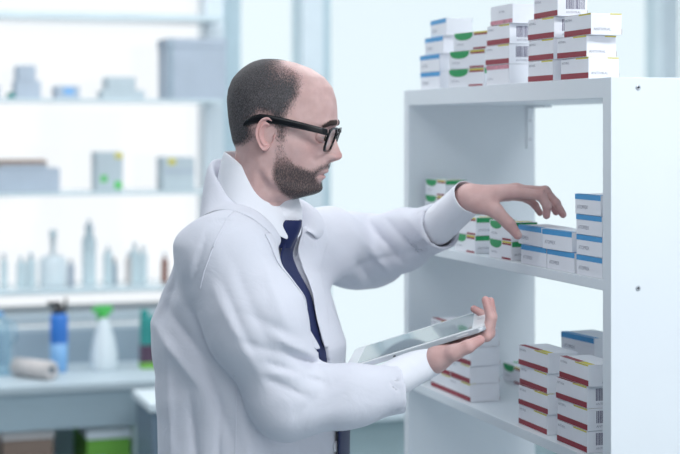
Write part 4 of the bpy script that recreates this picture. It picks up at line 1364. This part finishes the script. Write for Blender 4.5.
# pieces laid on the coat: a grid given by (side, height) lines, projected from the front
def drape(name, fn, lines, off, parent, material, solid=.002, nacross=9, start=.30, yawdeg=0, sub=1, puff=0.0, low=0.0):
    """lines: [(z, v0, v1)...] from top to bottom in the body frame"""
    lines = np.array(lines, float)
    zs = np.linspace(lines[0, 0], lines[-1, 0], 40)
    v0 = np.interp(-zs, -lines[:, 0], lines[:, 1]); v1 = np.interp(-zs, -lines[:, 0], lines[:, 2])
    pts = []
    ya = math.radians(yawdeg); dr = -(fB * math.cos(ya) + rB * math.sin(ya))
    for z, a, b in zip(zs, v0, v1):
        cx = np.interp(z, tz_, tcx); c = np.array([cx, ZB, z])
        for t in np.linspace(0, 1, nacross):
            v = a + (b - a) * t
            pts.append(c + rB * v - dr * start)
    oo = off if not puff else np.tile(off - puff * np.linspace(-1, 1, nacross) ** 2, 40)
    if low: oo = np.repeat(off + low * np.clip((1.2 - zs) / .12, 0, 1), nacross)
    p = march(fn, np.array(pts), dr, oo)
    return pobj(name, p, grid_faces(40, nacross), material, parent, solid=solid, sub=sub), p
# lapels (v > 0 is the man's right, the near side)
lap = [(1.432, .070, .120), (1.40, .058, .118), (1.37, .052, .112), (1.335, .042, .098), (1.28, .026, .066), (1.245, .016, .032), (1.235, .0150, .020)]
drape('lapel', coat_raw, [(z, a + .011, b + .018) for z, a, b in lap], .0025, lab, M['coat'], .003)
drape('lapel', coat_raw, [(z, -b + .018, -a + .025) for z, a, b in lap], .0025, lab, M['coat'], .003)
# tie: knot, blade
kn = [(1.446, -.006, .026), (1.436, -.009, .031), (1.408, -.003, .026), (1.400, -.001, .024)]
tie, _ = drape('tie', shirt_fn, [(1.415, -.006, .022), (1.38, -.014, .036), (1.34, -.018, .042), (1.28, -.022, .044), (1.18, -.062, .012), (1.10, -.118, -.036), (1.03, -.125, -.040), (1.012, -.110, -.060)], .011, person, M['tie'], .003, low=.014)
drape('knot', shirt_fn, kn, .010, tie, M['tie'], -.005, sub=1, puff=.008)
drape('placket', shirt_fn, [(1.43, -.015, .015), (1.02, -.016, .016)], .0022, shirt, M['shirt'], .001)
# shirt cuffs
def cuff(arm_end, dr, wr, r0, r1, out, back):
    a = arm_end - dr * back; d2 = (wr - a); b = wr + 0 * dr
    NR, NP = 9, 40; V = []
    ax = (b - a) / np.linalg.norm(b - a); up = np.array([0, 0, 1.0]); s1 = np.cross(ax, up); s1 /= np.linalg.norm(s1); s2 = np.cross(s1, ax)
    for j in range(NP):
        th = 2 * PI * j / NP
        for i in range(NR):
            t = i / (NR - 1)
            r = r0 + (r1 - r0) * t + .0006 * math.sin(3 * th + 4 * t) + (.0008 if i == NR - 1 else 0)
            V.append(a + (b - a) * t + (s1 * math.cos(th) + s2 * math.sin(th) * 1.0) * r)
    return pobj('cuff', np.array(V), grid_faces(NP, NR, True), M['shirt'], shirt, solid=.0022, soff=-1, sub=1)
cuff(RARM, dirR * 0, RW - (RW - RARM) * .02, .0290, .0255, 0, 0)
cuff(armL[-1], dirL, LW + (LW - armL[-1]) * .06, .0320, .0285, 0, .02)
# seams: thin raised cords laid on the coat
def seam(pts, name='seam', r=.0011, off=.0002):
    p = np.array([P(*q) for q in pts]); t = np.linspace(0, len(p) - 1, 40)
    p = np.stack([np.interp(t, np.arange(len(p)), p[:, k]) for k in range(3)], 1)
    p = march(coat_raw, p, np.array([0, 1, 0]), off)
    bm = bmesh.new(); add_tube(bm, [tuple(q - BASE) for q in p], r, 6)
    return bm_obj(name, bm, M['coat'], lab, True)
seam([(231, 212, 2.3), (216, 226, 2.3), (203, 252, 2.3), (191, 285, 2.3), (186, 305, 2.3)])
seam([(224, 400, 2.3), (224, 420, 2.3), (224, 470, 2.3), (222, 560, 2.3)])
# buttonhole on the near lapel, buttons on the front edge
for (z, v) in ((1.352, .078),):
    cx = np.interp(z, tz_, tcx); q = march(coat_raw, np.array([np.array([cx, ZB, z]) + rB * v + fB * .3]), -fB, .0085)[0]
    bm = bmesh.new(); add_box(bm, (0, 0, 0), (.003, .010, .003), .001)
    o = bm_obj('buttonhole', bm, M['buttonhole'], lab, loc=tuple(q - BASE)); o.rotation_euler = (.3, 0, BY)
for z in (1.06, .96, .86):
    cx = np.interp(z, tz_, tcx); q = march(torso, np.array([np.array([cx, ZB, z]) + rB * (float(vwidth(np.array([z]))[0]) + float(vcentre(np.array([z]))[0]) + .016) + fB * .3]), -fB, .001)[0]
    bm = bmesh.new(); add_lathe(bm, [(.0005, 0), (.009, 0), (.0095, .0015), (.0075, .003), (.0005, .0024)], 18)
    bmesh.ops.rotate(bm, cent=(0, 0, 0), matrix=Matrix.Rotation(PI / 2, 3, 'Y'), verts=bm.verts[:])
    o = bm_obj('button', bm, M['button'], lab, True, loc=tuple(q - BASE)); o.rotation_euler = (0, 0, BY)

# ------------------------------------------------------------------ spectacles
gl = empty('eyeglasses', tuple(h2w(np.array([hx(335.3), 0, hz(139.3)]))), HYAW)
tag(gl, 'black framed eyeglasses worn by the man', 'eyeglasses')
# local frame of the empty: x forward, y to the man's left, z up; lens plane leans with the face
tlt = math.radians(19)
def lens_pt(y, z): 
    return (z * math.sin(tlt) - .06 * y * y / .05, y, z * math.cos(tlt))
def outline(sgn, grow=0.0, n=40):
    pts = []
    for k in range(n):
        a = 2 * PI * k / n; c, s = math.cos(a), math.sin(a)
        e = .55
        w = (.0250 + grow) * abs(c) ** e * (1 if c > 0 else -1); h = (.0185 + grow) * abs(s) ** e * (1 if s > 0 else -1)
        w *= 1 - .10 * (s < 0) * abs(s)
        pts.append((sgn * .0335 + w, h - .0005))
    return pts
fr_v = []; fr_f = []
for sgn in (-1, 1):
    oi = outline(sgn, 0); oo = outline(sgn, .0031); n = len(oi); b = len(fr_v)
    for dx in (.0018, -.0018):
        for ring in (oo, oi):
            for y, z in ring:
                x, yy, zz_ = lens_pt(y, z * (1.0 if z < 0 else 1.0)); fr_v.append((x + dx, yy, zz_))
    for k in range(n):
        q = (k + 1) % n
        fr_f += [(b + k, b + q, b + n + q, b + n + k), (b + 2 * n + k, b + 3 * n + k, b + 3 * n + q, b + 2 * n + q),
                 (b + k, b + 2 * n + k, b + 2 * n + q, b + q), (b + n + k, b + n + q, b + 3 * n + q, b + 3 * n + k)]
frame = mesh_obj('frame', fr_v, fr_f, M['frame'], gl)
bm = bmesh.new(); add_tube(bm, [lens_pt(-.0085, .008), tuple(np.array(lens_pt(0, .0105)) + [.002, 0, 0]), lens_pt(.0085, .008)], .0024, 10); bm_obj('bridge', bm, M['frame'], gl, True)
for sgn in (-1, 1):
    oi = outline(sgn, .0004)
    c = lens_pt(sgn * .0335, 0)
    v = [(c[0] + .0008, c[1], c[2])] + [lens_pt(y, z) for y, z in oi]
    mesh_obj('lens', v, [(0, 1 + k, 1 + (k + 1) % len(oi)) for k in range(len(oi))], M['lens'], gl, True)
    # temple: hinge to ear hook, profile taller than thick
    g0 = np.array([hx(335.3), 0, hz(139.3)])
    ctr = [(328.5, 132.4, .0620, .0040), (321, 130.4, .0690, .0040), (310, 127.6, .0755, .0042), (295, 124.2, .0785, .0046), (280, 121.0, .0790, .0050), (270, 119.3, .0785, .0054), (262, 118.8, .0765, .0056), (255, 120.0, .0750, .0050), (249, 122.4, .0740, .0040), (245.6, 124.6, .0735, .0018)]
    V = []
    for px, py, yy, hh_ in ctr:
        c = np.array([hx(px) + yy * abs(hs_), sgn * yy, hz(py)]) - g0
        for a in range(10):
            an = 2 * PI * a / 10
            V.append(c + np.array([0, math.cos(an) * .0019, math.sin(an) * hh_ * 1.42]))
    n = len(ctr); f = []
    for i in range(n - 1):
        for a in range(10):
            b = (a + 1) % 10; f.append((i * 10 + a, i * 10 + b, (i + 1) * 10 + b, (i + 1) * 10 + a))
    f += [tuple(range(10))[::-1], tuple(range((n - 1) * 10, n * 10))]
    mesh_obj('temple', V, f, M['frame'], gl, True)
    bm = bmesh.new(); add_box(bm, tuple(np.array(lens_pt(sgn * .0600, .0150)) + [.0005, 0, 0]), (.0030, .0075, .0060), .0008); bm_obj('hinge', bm, M['frame'], gl)

# ------------------------------------------------------------------ tablet
A = P(344.5, 368.5, 2.600); B = P(484.5, 325.5, 2.572); C = P(475.5, 311.5, 2.745)
ex = (B - A); Lt = np.linalg.norm(ex); ex /= Lt
ey = (C - B); ey -= ex * (ey @ ex); Wt = np.linalg.norm(ey); ey /= Wt
ez = np.cross(ex, ey)
ctr = A + ex * Lt / 2 + ey * Wt / 2
R = Matrix((ex, ey, ez)).transposed().to_4x4()
tb_ = bpy.data.objects.new('tablet', None); tb_.empty_display_size = .05; COL.objects.link(tb_)
tb_.matrix_world = Matrix.Translation(Vector(ctr)) @ R
tag(tb_, 'white tablet computer held on the man\'s right forearm', 'tablet')
def slab(name, sx, sy, z0, z1, rad, m, parent, bev=.0):
    bm = bmesh.new(); n = 8; pts = []
    for qx, qy, a0 in ((1, 1, 0), (-1, 1, 90), (-1, -1, 180), (1, -1, 270)):
        for k in range(n + 1):
            a = math.radians(a0 + 90 * k / n)
            pts.append((qx * (sx / 2 - rad) + rad * math.cos(a), qy * (sy / 2 - rad) + rad * math.sin(a)))
    lo = [bm.verts.new((x, y, z0)) for x, y in pts]; hi = [bm.verts.new((x, y, z1)) for x, y in pts]
    bm.faces.new(lo[::-1]); bm.faces.new(hi)
    for k in range(len(pts)): bm.faces.new((lo[k], lo[(k + 1) % len(pts)], hi[(k + 1) % len(pts)], hi[k]))
    if bev:
        es = [e for e in bm.edges if abs(e.verts[0].co.z - e.verts[1].co.z) < 1e-6]
        bmesh.ops.bevel(bm, geom=es, offset=bev, segments=3, affect='EDGES', profile=.5)
    return bm_obj(name, bm, m, parent)
M['tabwhite'] = mat('tablet_white', (.80, .82, .85), .25, .5, var=.01)
M['tabback'] = mat('tablet_aluminium', (.62, .65, .69), .35, .5, metal=.6, var=.01)
M['screen'] = mat('tablet_screen_glass', (.20, .26, .29), .06, .9, var=.02, coat=.5)
slab('back_shell', Lt, Wt, -.0085, -.0012, .012, M['tabback'], tb_, .0022)
slab('front_bezel', Lt - .001, Wt - .001, -.0012, -.0002, .0115, M['tabwhite'], tb_, .0003)
slab('screen', Lt - .042, Wt - .020, -.0002, .0001, .001, M['screen'], tb_)
bm = bmesh.new(); add_lathe(bm, [(.0002, 0), (.0052, 0), (.0052, .0003), (.0002, .0003)], 20); o = bm_obj('home_button', bm, M['tabback'], tb_); o.location = (Lt / 2 - .0105, 0, -.0002)
bm = bmesh.new(); add_box(bm, (-.035, -Wt / 2, -.0045), (.004, .0012, .0022), .0004); bm_obj('port', bm, M['black'], tb_)
bm = bmesh.new(); add_box(bm, (.08, -Wt / 2, -.0045), (.02, .0012, .0018), .0004); bm_obj('side_button', bm, M['tabwhite'], tb_)
